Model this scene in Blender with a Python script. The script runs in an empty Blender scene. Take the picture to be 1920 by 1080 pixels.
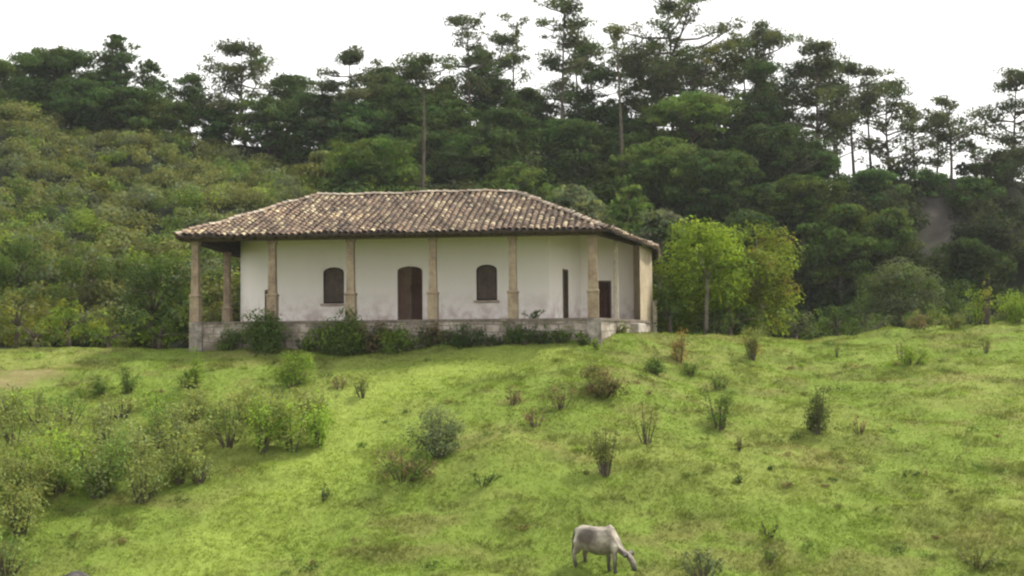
import bpy, bmesh, math, random
import numpy as np
from mathutils import Vector, Matrix, Euler

S = bpy.context.scene
COL = S.collection
R = math.radians

# ------------------------------------------------------------------ camera
FPX = 2400.0                      # focal length in pixels of a 1920 wide frame
PITCH = math.atan(105 / FPX)
ROLL = R(-0.5)
cam_d = bpy.data.cameras.new('camera')
cam = bpy.data.objects.new('camera', cam_d)
COL.objects.link(cam)
cam_d.sensor_width = 36.0
cam_d.lens = 36.0 * FPX / 1920.0
cam_d.clip_start = 0.1
cam_d.clip_end = 3000
CM = Euler((math.pi / 2 + PITCH, 0, 0)).to_matrix() @ Matrix.Rotation(ROLL, 3, 'Z')
cam.matrix_world = CM.to_4x4()
S.camera = cam

# ------------------------------------------------------------------ sky and sun
SUN_AZ = R(62)                    # clockwise from +Y (north), towards +X
SUN_EL = R(54)
w = bpy.data.worlds.new('World')
S.world = w
w.use_nodes = True
nt = w.node_tree
bg = nt.nodes['Background']
sky = nt.nodes.new('ShaderNodeTexSky')
sky.sky_type = 'NISHITA'
sky.sun_disc = False
sky.sun_elevation = SUN_EL
sky.sun_rotation = SUN_AZ
sky.dust_density = 4.0
mx = nt.nodes.new('ShaderNodeMixRGB')          # bright overcast veil over the blue sky
mx.inputs[0].default_value = 0.86
mx.inputs[2].default_value = (8.3, 8.15, 7.8, 1)
nt.links.new(sky.outputs[0], mx.inputs[1])
nt.links.new(mx.outputs[0], bg.inputs[0])
bg.inputs[1].default_value = 0.15

sd = bpy.data.lights.new('sun', 'SUN')
sd.energy = 4.2
sd.angle = R(5)
sd.color = (1.0, 0.93, 0.80)
so = bpy.data.objects.new('sun', sd)
COL.objects.link(so)
sdir = Vector((math.sin(SUN_AZ) * math.cos(SUN_EL), math.cos(SUN_AZ) * math.cos(SUN_EL), math.sin(SUN_EL)))
so.rotation_euler = sdir.to_track_quat('Z', 'Y').to_euler()
so.location = (30, 20, 60)

S.view_settings.view_transform = 'Standard'
S.view_settings.look = 'None'
S.view_settings.exposure = 0.5
S.view_settings.gamma = 1.0
try:
    S.cycles.filter_width = 2.3
    S.cycles.max_bounces = 6
    S.cycles.transparent_max_bounces = 4
    S.cycles.use_denoising = True
except Exception:
    pass

# ------------------------------------------------------------------ helpers
def pix(px, py, Y):
    """the point at depth Y seen at pixel (px,py) of the 1920x1080 frame"""
    d = CM @ Vector(((px - 960) / FPX, (540 - py) / FPX, -1))
    return d * (Y / d.y)

def tag(o, label=None, cat=None, group=None, kind=None):
    if label: o['label'] = label
    if cat: o['category'] = cat
    if group: o['group'] = group
    if kind: o['kind'] = kind
    return o

ORG = {}
def root(name, loc, label, cat, group=None):
    o = bpy.data.objects.new(name, None)
    o.empty_display_size = 0.3
    COL.objects.link(o)
    o.location = loc
    ORG[o.name] = Vector(loc)
    tag(o, label, cat, group)
    return o

def link_mesh(me, name, mat, parent=None):
    o = bpy.data.objects.new(name, me)
    COL.objects.link(o)
    if mat: me.materials.append(mat)
    if parent is not None:
        o.parent = parent
        ORG[o.name] = ORG[parent.name]
    return o

def np_mesh(name, V, F, tint=None, smooth=False):
    V = np.asarray(V, dtype=np.float32); F = np.asarray(F, dtype=np.int32)
    me = bpy.data.meshes.new(name)
    k = F.shape[1]
    me.vertices.add(len(V)); me.vertices.foreach_set('co', V.ravel())
    me.loops.add(F.size); me.loops.foreach_set('vertex_index', F.ravel())
    me.polygons.add(len(F))
    me.polygons.foreach_set('loop_start', np.arange(0, F.size, k, dtype=np.int32))
    me.polygons.foreach_set('loop_total', np.full(len(F), k, dtype=np.int32))
    if smooth:
        me.polygons.foreach_set('use_smooth', np.ones(len(F), dtype=bool))
    if tint is not None:
        a = me.attributes.new('tint', 'FLOAT_COLOR', 'POINT')
        t = np.ones((len(V), 4), dtype=np.float32); t[:, :3] = tint
        a.data.foreach_set('color', t.ravel())
    me.update(calc_edges=True)
    return me

class MB:
    """collects polygons in world space, builds ONE mesh object"""
    def __init__(s): s.v = []; s.f = []
    def poly(s, pts):
        i = len(s.v); s.v += [Vector(p) for p in pts]; s.f.append(list(range(i, i + len(pts))))
    def prism(s, ring, z0, z1):
        """ring of xy points, counter-clockwise, extruded z0..z1 (numbers or per-point lists)"""
        n = len(ring)
        a = z0 if isinstance(z0, (list, tuple)) else [z0] * n
        b = z1 if isinstance(z1, (list, tuple)) else [z1] * n
        i = len(s.v)
        s.v += [Vector((p[0], p[1], a[k])) for k, p in enumerate(ring)]
        s.v += [Vector((p[0], p[1], b[k])) for k, p in enumerate(ring)]
        for k in range(n):
            l = (k + 1) % n
            s.f.append([i + k, i + l, i + n + l, i + n + k])
        s.f.append([i + n + k for k in range(n)])
        s.f.append([i + k for k in reversed(range(n))])
    def box(s, c, hx, hy, hz, ux=Vector((1, 0, 0)), uy=Vector((0, 1, 0)), uz=Vector((0, 0, 1))):
        c = Vector(c); i = len(s.v)
        for sz in (-1, 1):
            for sx, sy in ((-1, -1), (1, -1), (1, 1), (-1, 1)):
                s.v.append(c + ux * hx * sx + uy * hy * sy + uz * hz * sz)
        for f in ((3, 2, 1, 0), (4, 5, 6, 7), (0, 1, 5, 4), (1, 2, 6, 5), (2, 3, 7, 6), (3, 0, 4, 7)):
            s.f.append([i + k for k in f])
    def tube(s, pts, rad, n=6):
        pts = [Vector(p) for p in pts]; base = len(s.v)
        for k, p in enumerate(pts):
            t = (pts[min(k + 1, len(pts) - 1)] - pts[max(k - 1, 0)]).normalized()
            a = t.cross(Vector((0.31, 0.95, 0.05))).normalized(); b = t.cross(a)
            for j in range(n):
                an = 2 * math.pi * j / n
                s.v.append(p + (a * math.cos(an) + b * math.sin(an)) * rad[k])
        for k in range(len(pts) - 1):
            for j in range(n):
                l = (j + 1) % n
                s.f.append([base + k * n + j, base + k * n + l, base + (k + 1) * n + l, base + (k + 1) * n + j])
        s.f.append([base + j for j in reversed(range(n))])
        s.f.append([base + (len(pts) - 1) * n + j for j in range(n)])
    def build(s, name, mat, parent=None, smooth=False, bevel=0, local=False):
        me = bpy.data.meshes.new(name)
        o = ORG[parent.name] if (parent is not None and not local) else Vector((0, 0, 0))
        me.from_pydata([tuple(v - o) for v in s.v], [], s.f)
        bm = bmesh.new(); bm.from_mesh(me)
        bmesh.ops.recalc_face_normals(bm, faces=bm.faces)
        bm.to_mesh(me); bm.free()
        if smooth:
            for p in me.polygons: p.use_smooth = True
        me.update()
        ob = link_mesh(me, name, mat, parent)
        if bevel:
            m = ob.modifiers.new('bevel', 'BEVEL'); m.width = bevel; m.segments = 2; m.limit_method = 'ANGLE'
        return ob

def vnoise(x, y, scale, seed):
    """smooth value noise 0..1 on arrays"""
    rg = np.random.RandomState(seed); L = rg.rand(256, 256)
    x = np.asarray(x, float) / scale; y = np.asarray(y, float) / scale
    xi = np.floor(x).astype(int); yi = np.floor(y).astype(int)
    fx = x - xi; fy = y - yi
    fx = fx * fx * (3 - 2 * fx); fy = fy * fy * (3 - 2 * fy)
    g = lambda a, b: L[a % 256, b % 256]
    return (g(xi, yi) * (1 - fx) + g(xi + 1, yi) * fx) * (1 - fy) + (g(xi, yi + 1) * (1 - fx) + g(xi + 1, yi + 1) * fx) * fy

# ------------------------------------------------------------------ materials
def mat_new(name):
    m = bpy.data.materials.new(name); m.use_nodes = True
    t = m.node_tree; b = t.nodes['Principled BSDF']
    return m, t, b

def ramp(t, stops, src):
    n = t.nodes.new('ShaderNodeValToRGB')
    while len(n.color_ramp.elements) < len(stops): n.color_ramp.elements.new(0.5)
    for e, (p, c) in zip(n.color_ramp.elements, stops):
        e.position = p; e.color = (c[0], c[1], c[2], 1)
    t.links.new(src, n.inputs[0])
    return n.outputs[0]

def noise(t, scale, detail=4, rough=0.6, vec=None, dist=0.0):
    n = t.nodes.new('ShaderNodeTexNoise')
    n.inputs['Scale'].default_value = scale; n.inputs['Detail'].default_value = detail
    n.inputs['Roughness'].default_value = rough; n.inputs['Distortion'].default_value = dist
    if vec is None:
        g = t.nodes.new('ShaderNodeNewGeometry'); vec = g.outputs['Position']
    t.links.new(vec, n.inputs['Vector'])
    return n.outputs[0]

def mixc(t, mode, fac, a, b):
    n = t.nodes.new('ShaderNodeMixRGB'); n.blend_type = mode
    for k, v in ((0, fac), (1, a), (2, b)):
        if isinstance(v, (int, float)): n.inputs[k].default_value = v
        elif isinstance(v, tuple): n.inputs[k].default_value = (v[0], v[1], v[2], 1)
        else: t.links.new(v, n.inputs[k])
    return n.outputs[0]

def bump(t, b, src, strength, dist):
    n = t.nodes.new('ShaderNodeBump'); n.inputs['Strength'].default_value = strength
    n.inputs['Distance'].default_value = dist
    t.links.new(src, n.inputs['Height']); t.links.new(n.outputs[0], b.inputs['Normal'])

def noisy_mat(name, stops, scale, rough=0.85, bs=0.4, bd=0.02, detail=5, fine=None):
    m, t, b = mat_new(name)
    n1 = noise(t, scale, detail)
    c = ramp(t, stops, n1)
    if fine:
        n2 = noise(t, fine, 3)
        c = mixc(t, 'MULTIPLY', 0.6, c, ramp(t, [(0.3, (0.55, 0.55, 0.55)), (0.7, (1.15, 1.15, 1.15))], n2))
        bump(t, b, n2, bs, bd)
    else:
        bump(t, b, n1, bs, bd)
    t.links.new(c, b.inputs['Base Color'])
    b.inputs['Roughness'].default_value = rough
    b.inputs['Specular IOR Level'].default_value = 0.2
    return m

def leaf_mat(name, transl=0.40, rough=0.85):
    m, t, b = mat_new(name)
    a = t.nodes.new('ShaderNodeAttribute'); a.attribute_name = 'tint'
    c = mixc(t, 'MULTIPLY', 1.0, a.outputs[0], ramp(t, [(0.3, (0.75, 0.75, 0.75)), (0.7, (1.2, 1.2, 1.2))], noise(t, 1.7, 2)))
    t.links.new(c, b.inputs['Base Color'])
    b.inputs['Roughness'].default_value = rough
    b.inputs['Specular IOR Level'].default_value = 0.06
    tr = t.nodes.new('ShaderNodeBsdfTranslucent')
    c2 = mixc(t, 'MULTIPLY', 1.0, c, (1.25, 1.2, 0.6))
    t.links.new(c2, tr.inputs[0])
    mxs = t.nodes.new('ShaderNodeMixShader'); mxs.inputs[0].default_value = transl
    out = t.nodes['Material Output']
    t.links.new(b.outputs[0], mxs.inputs[1]); t.links.new(tr.outputs[0], mxs.inputs[2])
    t.links.new(mxs.outputs[0], out.inputs[0])
    return m

M_LEAF = leaf_mat('foliage')
M_GRASS = leaf_mat('grass_blades', 0.3, 0.7)
M_BARK = noisy_mat('bark', [(0.3, (0.05, 0.04, 0.032)), (0.7, (0.13, 0.105, 0.085))], 2.5, fine=14)
M_BARKL = noisy_mat('pale_bark', [(0.3, (0.14, 0.12, 0.10)), (0.7, (0.26, 0.23, 0.19))], 2.5, fine=14)
M_WOOD = noisy_mat('old_dark_timber', [(0.3, (0.022, 0.016, 0.012)), (0.7, (0.06, 0.045, 0.032))], 3, fine=20)
M_DOOR = noisy_mat('maroon_door_boards', [(0.3, (0.060, 0.028, 0.022)), (0.7, (0.10, 0.050, 0.040))], 3, fine=18)
M_DOORL = noisy_mat('faded_door_boards', [(0.3, (0.105, 0.062, 0.048)), (0.7, (0.16, 0.105, 0.08))], 3, fine=18)
M_SHUT = noisy_mat('grey_brown_shutter', [(0.3, (0.085, 0.066, 0.056)), (0.7, (0.15, 0.118, 0.10))], 3, fine=18)
M_DARK = noisy_mat('weathered_timber_frame', [(0.3, (0.10, 0.075, 0.055)), (0.7, (0.17, 0.13, 0.10))], 3, fine=18)
M_ROCK = noisy_mat('dark_rock', [(0.3, (0.035, 0.032, 0.034)), (0.7, (0.10, 0.09, 0.09))], 3, fine=12)

def wall_mat():
    m, t, b = mat_new('whitewashed_wall')
    g = t.nodes.new('ShaderNodeNewGeometry')
    mp = t.nodes.new('ShaderNodeMapping'); mp.inputs['Scale'].default_value = (1.6, 1.6, 0.25)
    t.links.new(g.outputs['Position'], mp.inputs['Vector'])
    streak = noise(t, 1.0, 5, 0.65, mp.outputs[0])
    c = ramp(t, [(0.20, (0.72, 0.65, 0.60)), (0.36, (0.86, 0.80, 0.765)), (0.75, (0.88, 0.83, 0.80))], streak)
    # grime near the foot of the wall
    sp = t.nodes.new('ShaderNodeSeparateXYZ'); t.links.new(g.outputs['Position'], sp.inputs[0])
    mr = t.nodes.new('ShaderNodeMapRange'); mr.inputs[1].default_value = 1.0; mr.inputs[2].default_value = 2.3
    mr.inputs[3].default_value = 1.0; mr.inputs[4].default_value = 0.0
    t.links.new(sp.outputs[2], mr.inputs[0])
    gr = t.nodes.new('ShaderNodeMath'); gr.operation = 'MULTIPLY'
    t.links.new(mr.outputs[0], gr.inputs[0]); t.links.new(ramp(t, [(0.42, (0, 0, 0)), (0.62, (1, 1, 1))], noise(t, 2.2, 5)), gr.inputs[1])
    c = mixc(t, 'MIX', gr.outputs[0], c, (0.54, 0.45, 0.41))
    c = mixc(t, 'MIX', ramp(t, [(0.68, (0, 0, 0)), (0.82, (0.3, 0.3, 0.3))], noise(t, 0.9, 6)), c, (0.40, 0.37, 0.27))
    t.links.new(c, b.inputs['Base Color']); b.inputs['Roughness'].default_value = 0.9
    bump(t, b, noise(t, 6, 4), 0.25, 0.03)
    return m
M_WALL = wall_mat()

def column_mat():
    m, t, b = mat_new('worn_brick_column')
    g = t.nodes.new('ShaderNodeNewGeometry')
    sp = t.nodes.new('ShaderNodeSeparateXYZ'); t.links.new(g.outputs['Position'], sp.inputs[0])
    ad = t.nodes.new('ShaderNodeMath'); ad.operation = 'ADD'
    t.links.new(sp.outputs[0], ad.inputs[0]); t.links.new(sp.outputs[1], ad.inputs[1])
    cb = t.nodes.new('ShaderNodeCombineXYZ'); t.links.new(ad.outputs[0], cb.inputs[0]); t.links.new(sp.outputs[2], cb.inputs[1])
    br = t.nodes.new('ShaderNodeTexBrick')
    br.inputs['Scale'].default_value = 1.0; br.inputs['Brick Width'].default_value = 0.27; br.inputs['Row Height'].default_value = 0.09
    br.inputs['Mortar Size'].default_value = 0.012
    br.inputs['Color1'].default_value = (0.22, 0.145, 0.10, 1); br.inputs['Color2'].default_value = (0.28, 0.195, 0.135, 1)
    br.inputs['Mortar'].default_value = (0.30, 0.25, 0.19, 1)
    t.links.new(cb.outputs[0], br.inputs['Vector'])
    n1 = noise(t, 1.3, 5)
    c = mixc(t, 'MIX', ramp(t, [(0.42, (0, 0, 0)), (0.6, (1, 1, 1))], n1), br.outputs[0], (0.33, 0.265, 0.185))
    c = mixc(t, 'MULTIPLY', 0.7, c, ramp(t, [(0.3, (0.45, 0.43, 0.40)), (0.7, (1.15, 1.15, 1.15))], noise(t, 4, 5)))
    t.links.new(c, b.inputs['Base Color']); b.inputs['Roughness'].default_value = 0.9
    bump(t, b, noise(t, 9, 3), 0.5, 0.03)
    return m
M_COL = column_mat()

def stone_mat():
    m, t, b = mat_new('mossy_plastered_stone')
    g = t.nodes.new('ShaderNodeNewGeometry')
    sp = t.nodes.new('ShaderNodeSeparateXYZ'); t.links.new(g.outputs['Position'], sp.inputs[0])
    ad = t.nodes.new('ShaderNodeMath'); ad.operation = 'ADD'
    t.links.new(sp.outputs[0], ad.inputs[0]); t.links.new(sp.outputs[1], ad.inputs[1])
    cb = t.nodes.new('ShaderNodeCombineXYZ'); t.links.new(ad.outputs[0], cb.inputs[0]); t.links.new(sp.outputs[2], cb.inputs[1])
    nz = t.nodes.new('ShaderNodeTexNoise'); nz.inputs['Scale'].default_value = 1.6; t.links.new(cb.outputs[0], nz.inputs['Vector'])
    va = t.nodes.new('ShaderNodeVectorMath'); va.operation = 'MULTIPLY_ADD'; va.inputs[1].default_value = (0.22, 0.22, 0)
    t.links.new(nz.outputs['Color'], va.inputs[0]); t.links.new(cb.outputs[0], va.inputs[2])
    br = t.nodes.new('ShaderNodeTexBrick'); br.inputs['Scale'].default_value = 1.0; br.inputs['Brick Width'].default_value = 0.52; br.inputs['Row Height'].default_value = 0.30
    br.inputs['Mortar Size'].default_value = 0.025; br.inputs['Mortar Smooth'].default_value = 0.5
    t.links.new(va.outputs[0], br.inputs['Vector'])
    c = ramp(t, [(0.30, (0.10, 0.085, 0.07)), (0.5, (0.27, 0.225, 0.19)), (0.68, (0.50, 0.45, 0.40))], noise(t, 1.1, 6, 0.65))
    joint = br.outputs['Fac']
    c = mixc(t, 'MIX', mixc(t, 'MULTIPLY', 1.0, joint, ramp(t, [(0.32, (0, 0, 0)), (0.5, (0.9, 0.9, 0.9))], noise(t, 0.6, 3))), c, (0.10, 0.085, 0.07))
    c = mixc(t, 'MIX', ramp(t, [(0.5, (0, 0, 0)), (0.64, (0.8, 0.8, 0.8))], noise(t, 1.6, 6)), c, (0.11, 0.10, 0.065))
    t.links.new(c, b.inputs['Base Color']); b.inputs['Roughness'].default_value = 0.95
    bump(t, b, noise(t, 5, 5), 0.7, 0.06)
    return m
M_STONE = stone_mat()

def tile_mat():
    m, t, b = mat_new('weathered_clay_tiles')
    a = t.nodes.new('ShaderNodeAttribute'); a.attribute_name = 'tint'
    n1 = noise(t, 7, 4)
    c = mixc(t, 'MULTIPLY', 0.8, a.outputs[0], ramp(t, [(0.3, (0.55, 0.53, 0.5)), (0.65, (1.15, 1.13, 1.1))], n1))
    c = mixc(t, 'MULTIPLY', 1.0, c, ramp(t, [(0.34, (0.52, 0.52, 0.50)), (0.5, (0.95, 0.95, 0.95)), (0.66, (1.2, 1.18, 1.12))], noise(t, 0.55, 6, 0.65)))
    c = mixc(t, 'MIX', ramp(t, [(0.60, (0, 0, 0)), (0.74, (0.55, 0.55, 0.55))], noise(t, 1.4, 5)), c, (0.13, 0.12, 0.075))
    t.links.new(c, b.inputs['Base Color']); b.inputs['Roughness'].default_value = 0.9
    bump(t, b, n1, 0.4, 0.02)
    return m
M_TILE = tile_mat()

def ground_mat():
    m, t, b = mat_new('pasture_and_hillside')
    a = t.nodes.new('ShaderNodeAttribute'); a.attribute_name = 'tint'
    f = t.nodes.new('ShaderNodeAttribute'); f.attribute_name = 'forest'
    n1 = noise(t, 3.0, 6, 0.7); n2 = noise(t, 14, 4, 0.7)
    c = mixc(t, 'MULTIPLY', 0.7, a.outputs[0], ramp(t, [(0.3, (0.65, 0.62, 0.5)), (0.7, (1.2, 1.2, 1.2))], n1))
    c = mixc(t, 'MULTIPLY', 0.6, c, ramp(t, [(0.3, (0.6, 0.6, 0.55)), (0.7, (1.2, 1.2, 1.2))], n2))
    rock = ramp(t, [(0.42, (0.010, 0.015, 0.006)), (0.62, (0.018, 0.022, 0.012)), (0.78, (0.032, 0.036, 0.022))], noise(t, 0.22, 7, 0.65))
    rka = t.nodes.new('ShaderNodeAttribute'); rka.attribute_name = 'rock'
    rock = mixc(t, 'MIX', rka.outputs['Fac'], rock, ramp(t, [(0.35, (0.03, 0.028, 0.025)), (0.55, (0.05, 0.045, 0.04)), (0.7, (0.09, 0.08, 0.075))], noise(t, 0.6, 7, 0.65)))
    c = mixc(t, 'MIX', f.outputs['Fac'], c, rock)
    t.links.new(c, b.inputs['Base Color']); b.inputs['Roughness'].default_value = 0.95
    b.inputs['Specular IOR Level'].default_value = 0.1
    bump(t, b, n2, 0.6, 0.08)
    return m
M_GROUND = ground_mat()

# ------------------------------------------------------------------ terrain
def sstep(t):
    t = np.clip(t, 0, 1); return t * t * (3 - 2 * t)

CX = [-60, -25, -13, -5, 3, 6, 13, 25, 36, 60]
CZ = [0.3, -0.15, -0.24, -0.28, 0.10, 0.34, 0.16, 1.05, 1.95, 3.2]
CYX = [-20, -5, 2, 4, 7, 11, 60]
CYY = [51.5, 50.8, 50.2, 51.5, 55.5, 58.0, 60.0]
HX = [-160, -80, -60, -46, -30, -14, 0, 10, 20, 26, 40, 49, 60, 160]
HZ = [31, 25.5, 23.3, 20.9, 18.0, 16.3, 16.5, 16.2, 15.5, 13.9, 13.9, 12.6, 12.0, 14]
def ground_z(X, Y):
    X = np.asarray(X, float); Y = np.asarray(Y, float)
    zc = np.interp(X, CX, CZ); yc = np.interp(X, CYX, CYY)
    t = (Y - 33.0) / (yc - 33.0)
    s = t * (1.42 - 0.42 * t)
    low = -6.35
    zp = low + (zc - low) * np.where(t > 1, 1, s)
    # in front of the pasture the land dips and climbs again to where the camera stands
    zf = np.interp(Y, [-60, -5, 4, 10, 20, 28, 33], [-1.6, -1.6, -1.8, -3.2, -5.9, -7.2, -7.6])
    k = sstep((33.0 - Y) / 6.0)
    zp = np.where(Y < 33, (low + (zc - low) * 1.42 * t) * (1 - k) + zf * k, zp)
    # past the crest
    right = sstep((X - 6) / 6.0)
    after = np.maximum(Y - yc, 0)
    zb = zc - right * 2.8 * sstep(after / 10.0)
    z = np.where(Y > yc, zb, zp)
    # wooded hill
    y0 = np.interp(X, [-60, -14, 0, 12, 40], [56, 62, 74, 84, 86])
    u = (Y - y0) / (112.0 - y0)
    lin = np.clip(u, 0, 1)
    prof = np.where(X > 12, lin ** 0.75 * 0 + sstep(lin) * 0.5 + lin * 0.5, lin ** 0.95)
    hz = np.interp(X, HX, HZ)
    z = z + (hz - z) * np.where(u > 0, prof, 0)
    z = np.where(Y > 114, hz - (Y - 114) * 0.12, z)
    z = np.maximum(z, -9)
    return z

def relief(X, Y):
    b = (vnoise(X, Y, 0.9, 3) - 0.5) * 0.16 + (vnoise(X, Y, 0.35, 4) - 0.5) * 0.07 + (vnoise(X, Y, 3.5, 5) - 0.5) * 0.30
    b = b + (vnoise(X, Y * 2.6, 2.4, 6) - 0.5) * 0.22
    fade = sstep((Y - 20) / 8) 
    return b * fade + np.where(Y > 70, (vnoise(X, Y, 6, 8) - 0.5) * 2.0 + (vnoise(X, Y, 2.2, 9) - 0.5) * 1.0, 0) * sstep((Y - 70) / 10)

def gz(x, y):
    return float(ground_z(x, y) + relief(np.array([x]), np.array([y]))[0])

def hit(px, py):
    """where the ray through a pixel meets the pasture"""
    d = CM @ Vector(((px - 960) / FPX, (540 - py) / FPX, -1))
    d = d / d.y
    Y = np.arange(29.0, 75.0, 0.05)
    g = ground_z(d.x * Y, Y)
    below = np.nonzero(d.z * Y <= g)[0]
    y = float(Y[below[0]]) if len(below) else 58.0
    return Vector((d.x * y, y, gz(d.x * y, y)))

TRACK = [hit(*p) for p in ((330, 1075), (480, 985), (570, 900), (640, 820), (700, 745), (800, 700), (960, 668))]
def track_d(X, Y):
    best = np.full(np.shape(X), 1e9)
    for a, b in zip(TRACK[:-1], TRACK[1:]):
        ax, ay, bx, by = a.x, a.y, b.x, b.y
        t = np.clip(((X - ax) * (bx - ax) + (Y - ay) * (by - ay)) / ((bx - ax) ** 2 + (by - ay) ** 2), 0, 1)
        best = np.minimum(best, np.hypot(X - ax - t * (bx - ax), Y - ay - t * (by - ay)))
    return best
DIRT = hit(30, 712)

def tuss(X, Y):
    return sstep((vnoise(X, Y * 1.7, 1.0, 41) * 0.65 + vnoise(X, Y * 1.7, 0.42, 42) * 0.35 - 0.58) / 0.14) * np.clip((track_d(X, Y) - 0.8) / 1.5, 0.15, 1)
def grass_tint(X, Y):
    X = np.asarray(X, float); Y = np.asarray(Y, float)
    a = vnoise(X, Y, 4.5, 21) * 0.5 + vnoise(X, Y, 1.6, 22) * 0.32 + vnoise(X, Y, 0.6, 23) * 0.18
    b = vnoise(X + 40, Y * 1.6, 2.6, 24) * 0.5 + vnoise(X, Y * 2.0, 0.9, 25) * 0.5
    green = np.array([0.168, 0.236, 0.045]); yel = np.array([0.205, 0.250, 0.062]); brown = np.array([0.190, 0.172, 0.070]); deep = np.array([0.120, 0.158, 0.036])
    lime = np.array([0.245, 0.318, 0.068])
    k = sstep((a - 0.40) / 0.25)[..., None]
    c = green * (1 - k) + yel * k
    tr = np.exp(-(track_d(X, Y) / 1.6) ** 2)[..., None] * 0.95
    br = sstep((b - 0.56) / 0.16)[..., None] * 0.5 * (1 - tr)
    c = c * (1 - br) + brown * br
    dp = sstep((vnoise(X - 13, Y * 1.7, 1.3, 27) - 0.62) / 0.18)[..., None] * 0.45
    c = c * (1 - dp) + deep * dp
    c = c * (1 - tr) + lime * tr
    tu = tuss(X, Y)[..., None] * 0.48
    c = c * (1 - tu) + np.array([0.122, 0.140, 0.042]) * tu
    dd = np.hypot((X - DIRT.x) / 1.5, (Y - DIRT.y) / 1.3) + (vnoise(X, Y, 0.7, 28) - 0.5) * 1.3
    d = (1 - sstep((dd - 0.5) / 0.6))[..., None]
    c = c * (1 - 0.5 * d) + np.array([0.24, 0.175, 0.115]) * 0.5 * d
    return c

def axis(lo, fa, fb, hi, fine, coarse):
    a = np.arange(fa, fb, fine)
    l = [fa]; s = coarse[0]
    while l[-1] > lo: l.append(l[-1] - s); s = min(s * 1.15, coarse[1])
    r = [a[-1]]; s = coarse[0]
    while r[-1] < hi: r.append(r[-1] + s); s = min(s * 1.15, coarse[1])
    return np.concatenate([l[1:][::-1], a, r[1:]])
gx = axis(-500, -26, 30, 500, 0.22, (0.5, 40))
gy = np.concatenate([np.arange(-60, 28, 2.0), np.arange(28, 62, 0.22), np.arange(62, 120, 0.9), axis(120, 120, 125, 900, 1, (2, 60))])
gy = np.unique(np.round(gy, 4))
GX, GY = np.meshgrid(gx, gy)
GZ = ground_z(GX, GY) + relief(GX, GY)
ny, nx = GX.shape
idx = np.arange(ny * nx).reshape(ny, nx)
GF = np.stack([idx[:-1, :-1], idx[:-1, 1:], idx[1:, 1:], idx[1:, :-1]], -1).reshape(-1, 4)
gt = grass_tint(GX.ravel(), GY.ravel()) * 0.85
RK = pix(1766, 400, 104)
gme = np_mesh('ground', np.stack([GX, GY, GZ], -1).reshape(-1, 3), GF, gt, True)
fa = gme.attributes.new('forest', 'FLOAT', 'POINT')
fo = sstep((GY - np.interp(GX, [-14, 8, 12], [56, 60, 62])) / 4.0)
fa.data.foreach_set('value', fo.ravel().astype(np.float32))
ra = gme.attributes.new('rock', 'FLOAT', 'POINT')
rk = np.exp(-((GX - RK.x) / 2.4) ** 2) * sstep((GY - 95) / 4) * sstep((114 - GY) / 3)
ra.data.foreach_set('value', rk.ravel().astype(np.float32))
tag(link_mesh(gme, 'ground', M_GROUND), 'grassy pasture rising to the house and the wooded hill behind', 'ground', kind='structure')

# short grass: tufts of blades over the pasture that can be seen
rg = np.random.RandomState(5)
n = 330000
ty = 30.0 + 31.0 * rg.rand(n) ** 1.25
tx = (rg.rand(n) * 2 - 1) * (ty * 0.43 + 7.0)
dens = vnoise(tx, ty, 1.1, 31) * 0.6 + vnoise(tx, ty, 0.4, 32) * 0.4
dirt = np.hypot((tx - DIRT.x) / 2.0, (ty - DIRT.y) / 1.1)
keep = (rg.rand(n) < 0.35 + 0.9 * dens) & (dirt > 1.0) & (ty < np.interp(tx, CYX, CYY) + 3)
tx, ty, dens = tx[keep], ty[keep], dens[keep]
n = len(tx)
tz = ground_z(tx, ty) + relief(tx, ty) - 0.01
tc = grass_tint(tx, ty)
NB = 3
bx = np.repeat(tx, NB) + rg.randn(n * NB) * 0.03; by = np.repeat(ty, NB) + rg.randn(n * NB) * 0.03; bz = np.repeat(tz, NB)
hh = (0.035 + 0.07 * np.repeat(dens, NB) ** 2) * (0.5 + rg.rand(n * NB)) + np.repeat(tuss(tx, ty), NB) * 0.09 * rg.rand(n * NB)
an = rg.rand(n * NB) * 2 * math.pi; wd = 0.008 + 0.012 * rg.rand(n * NB)
lean = hh * (0.3 + 0.9 * rg.rand(n * NB)); la = rg.rand(n * NB) * 2 * math.pi
GVv = np.zeros((n * NB, 3, 3))
GVv[:, 0] = np.stack([bx - np.cos(an) * wd, by - np.sin(an) * wd, bz], -1)
GVv[:, 1] = np.stack([bx + np.cos(an) * wd, by + np.sin(an) * wd, bz], -1)
GVv[:, 2] = np.stack([bx + np.cos(la) * lean, by + np.sin(la) * lean, bz + hh], -1)
bc = np.repeat(tc, NB, 0) * (0.8 + 0.55 * rg.rand(n * NB, 1))
bc = np.repeat(bc, 3, 0)
gm = np_mesh('grass', GVv.reshape(-1, 3), np.arange(n * NB * 3).reshape(-1, 3), bc)
tag(link_mesh(gm, 'grass', M_GRASS), 'short bright green and olive pasture grass', 'grass', kind='stuff')

# ------------------------------------------------------------------ house
TZ = 1.0                                          # terrace level
CL = pix(367, 605, 52.0); CL.z = 0
CR = pix(1112, 594, 50.4); CR.z = 0
fd = (CR - CL); FLEN = fd.length; fd.normalize()
bd = Vector((-fd.y, fd.x, 0))                     # backwards
UZ = Vector((0, 0, 1))
hroot = root('house', (CL + CR) / 2 + Vector((0, 0, -0.4)),
             'long low whitewashed hacienda house with clay tile hip roof and columned verandah', 'house')

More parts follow.
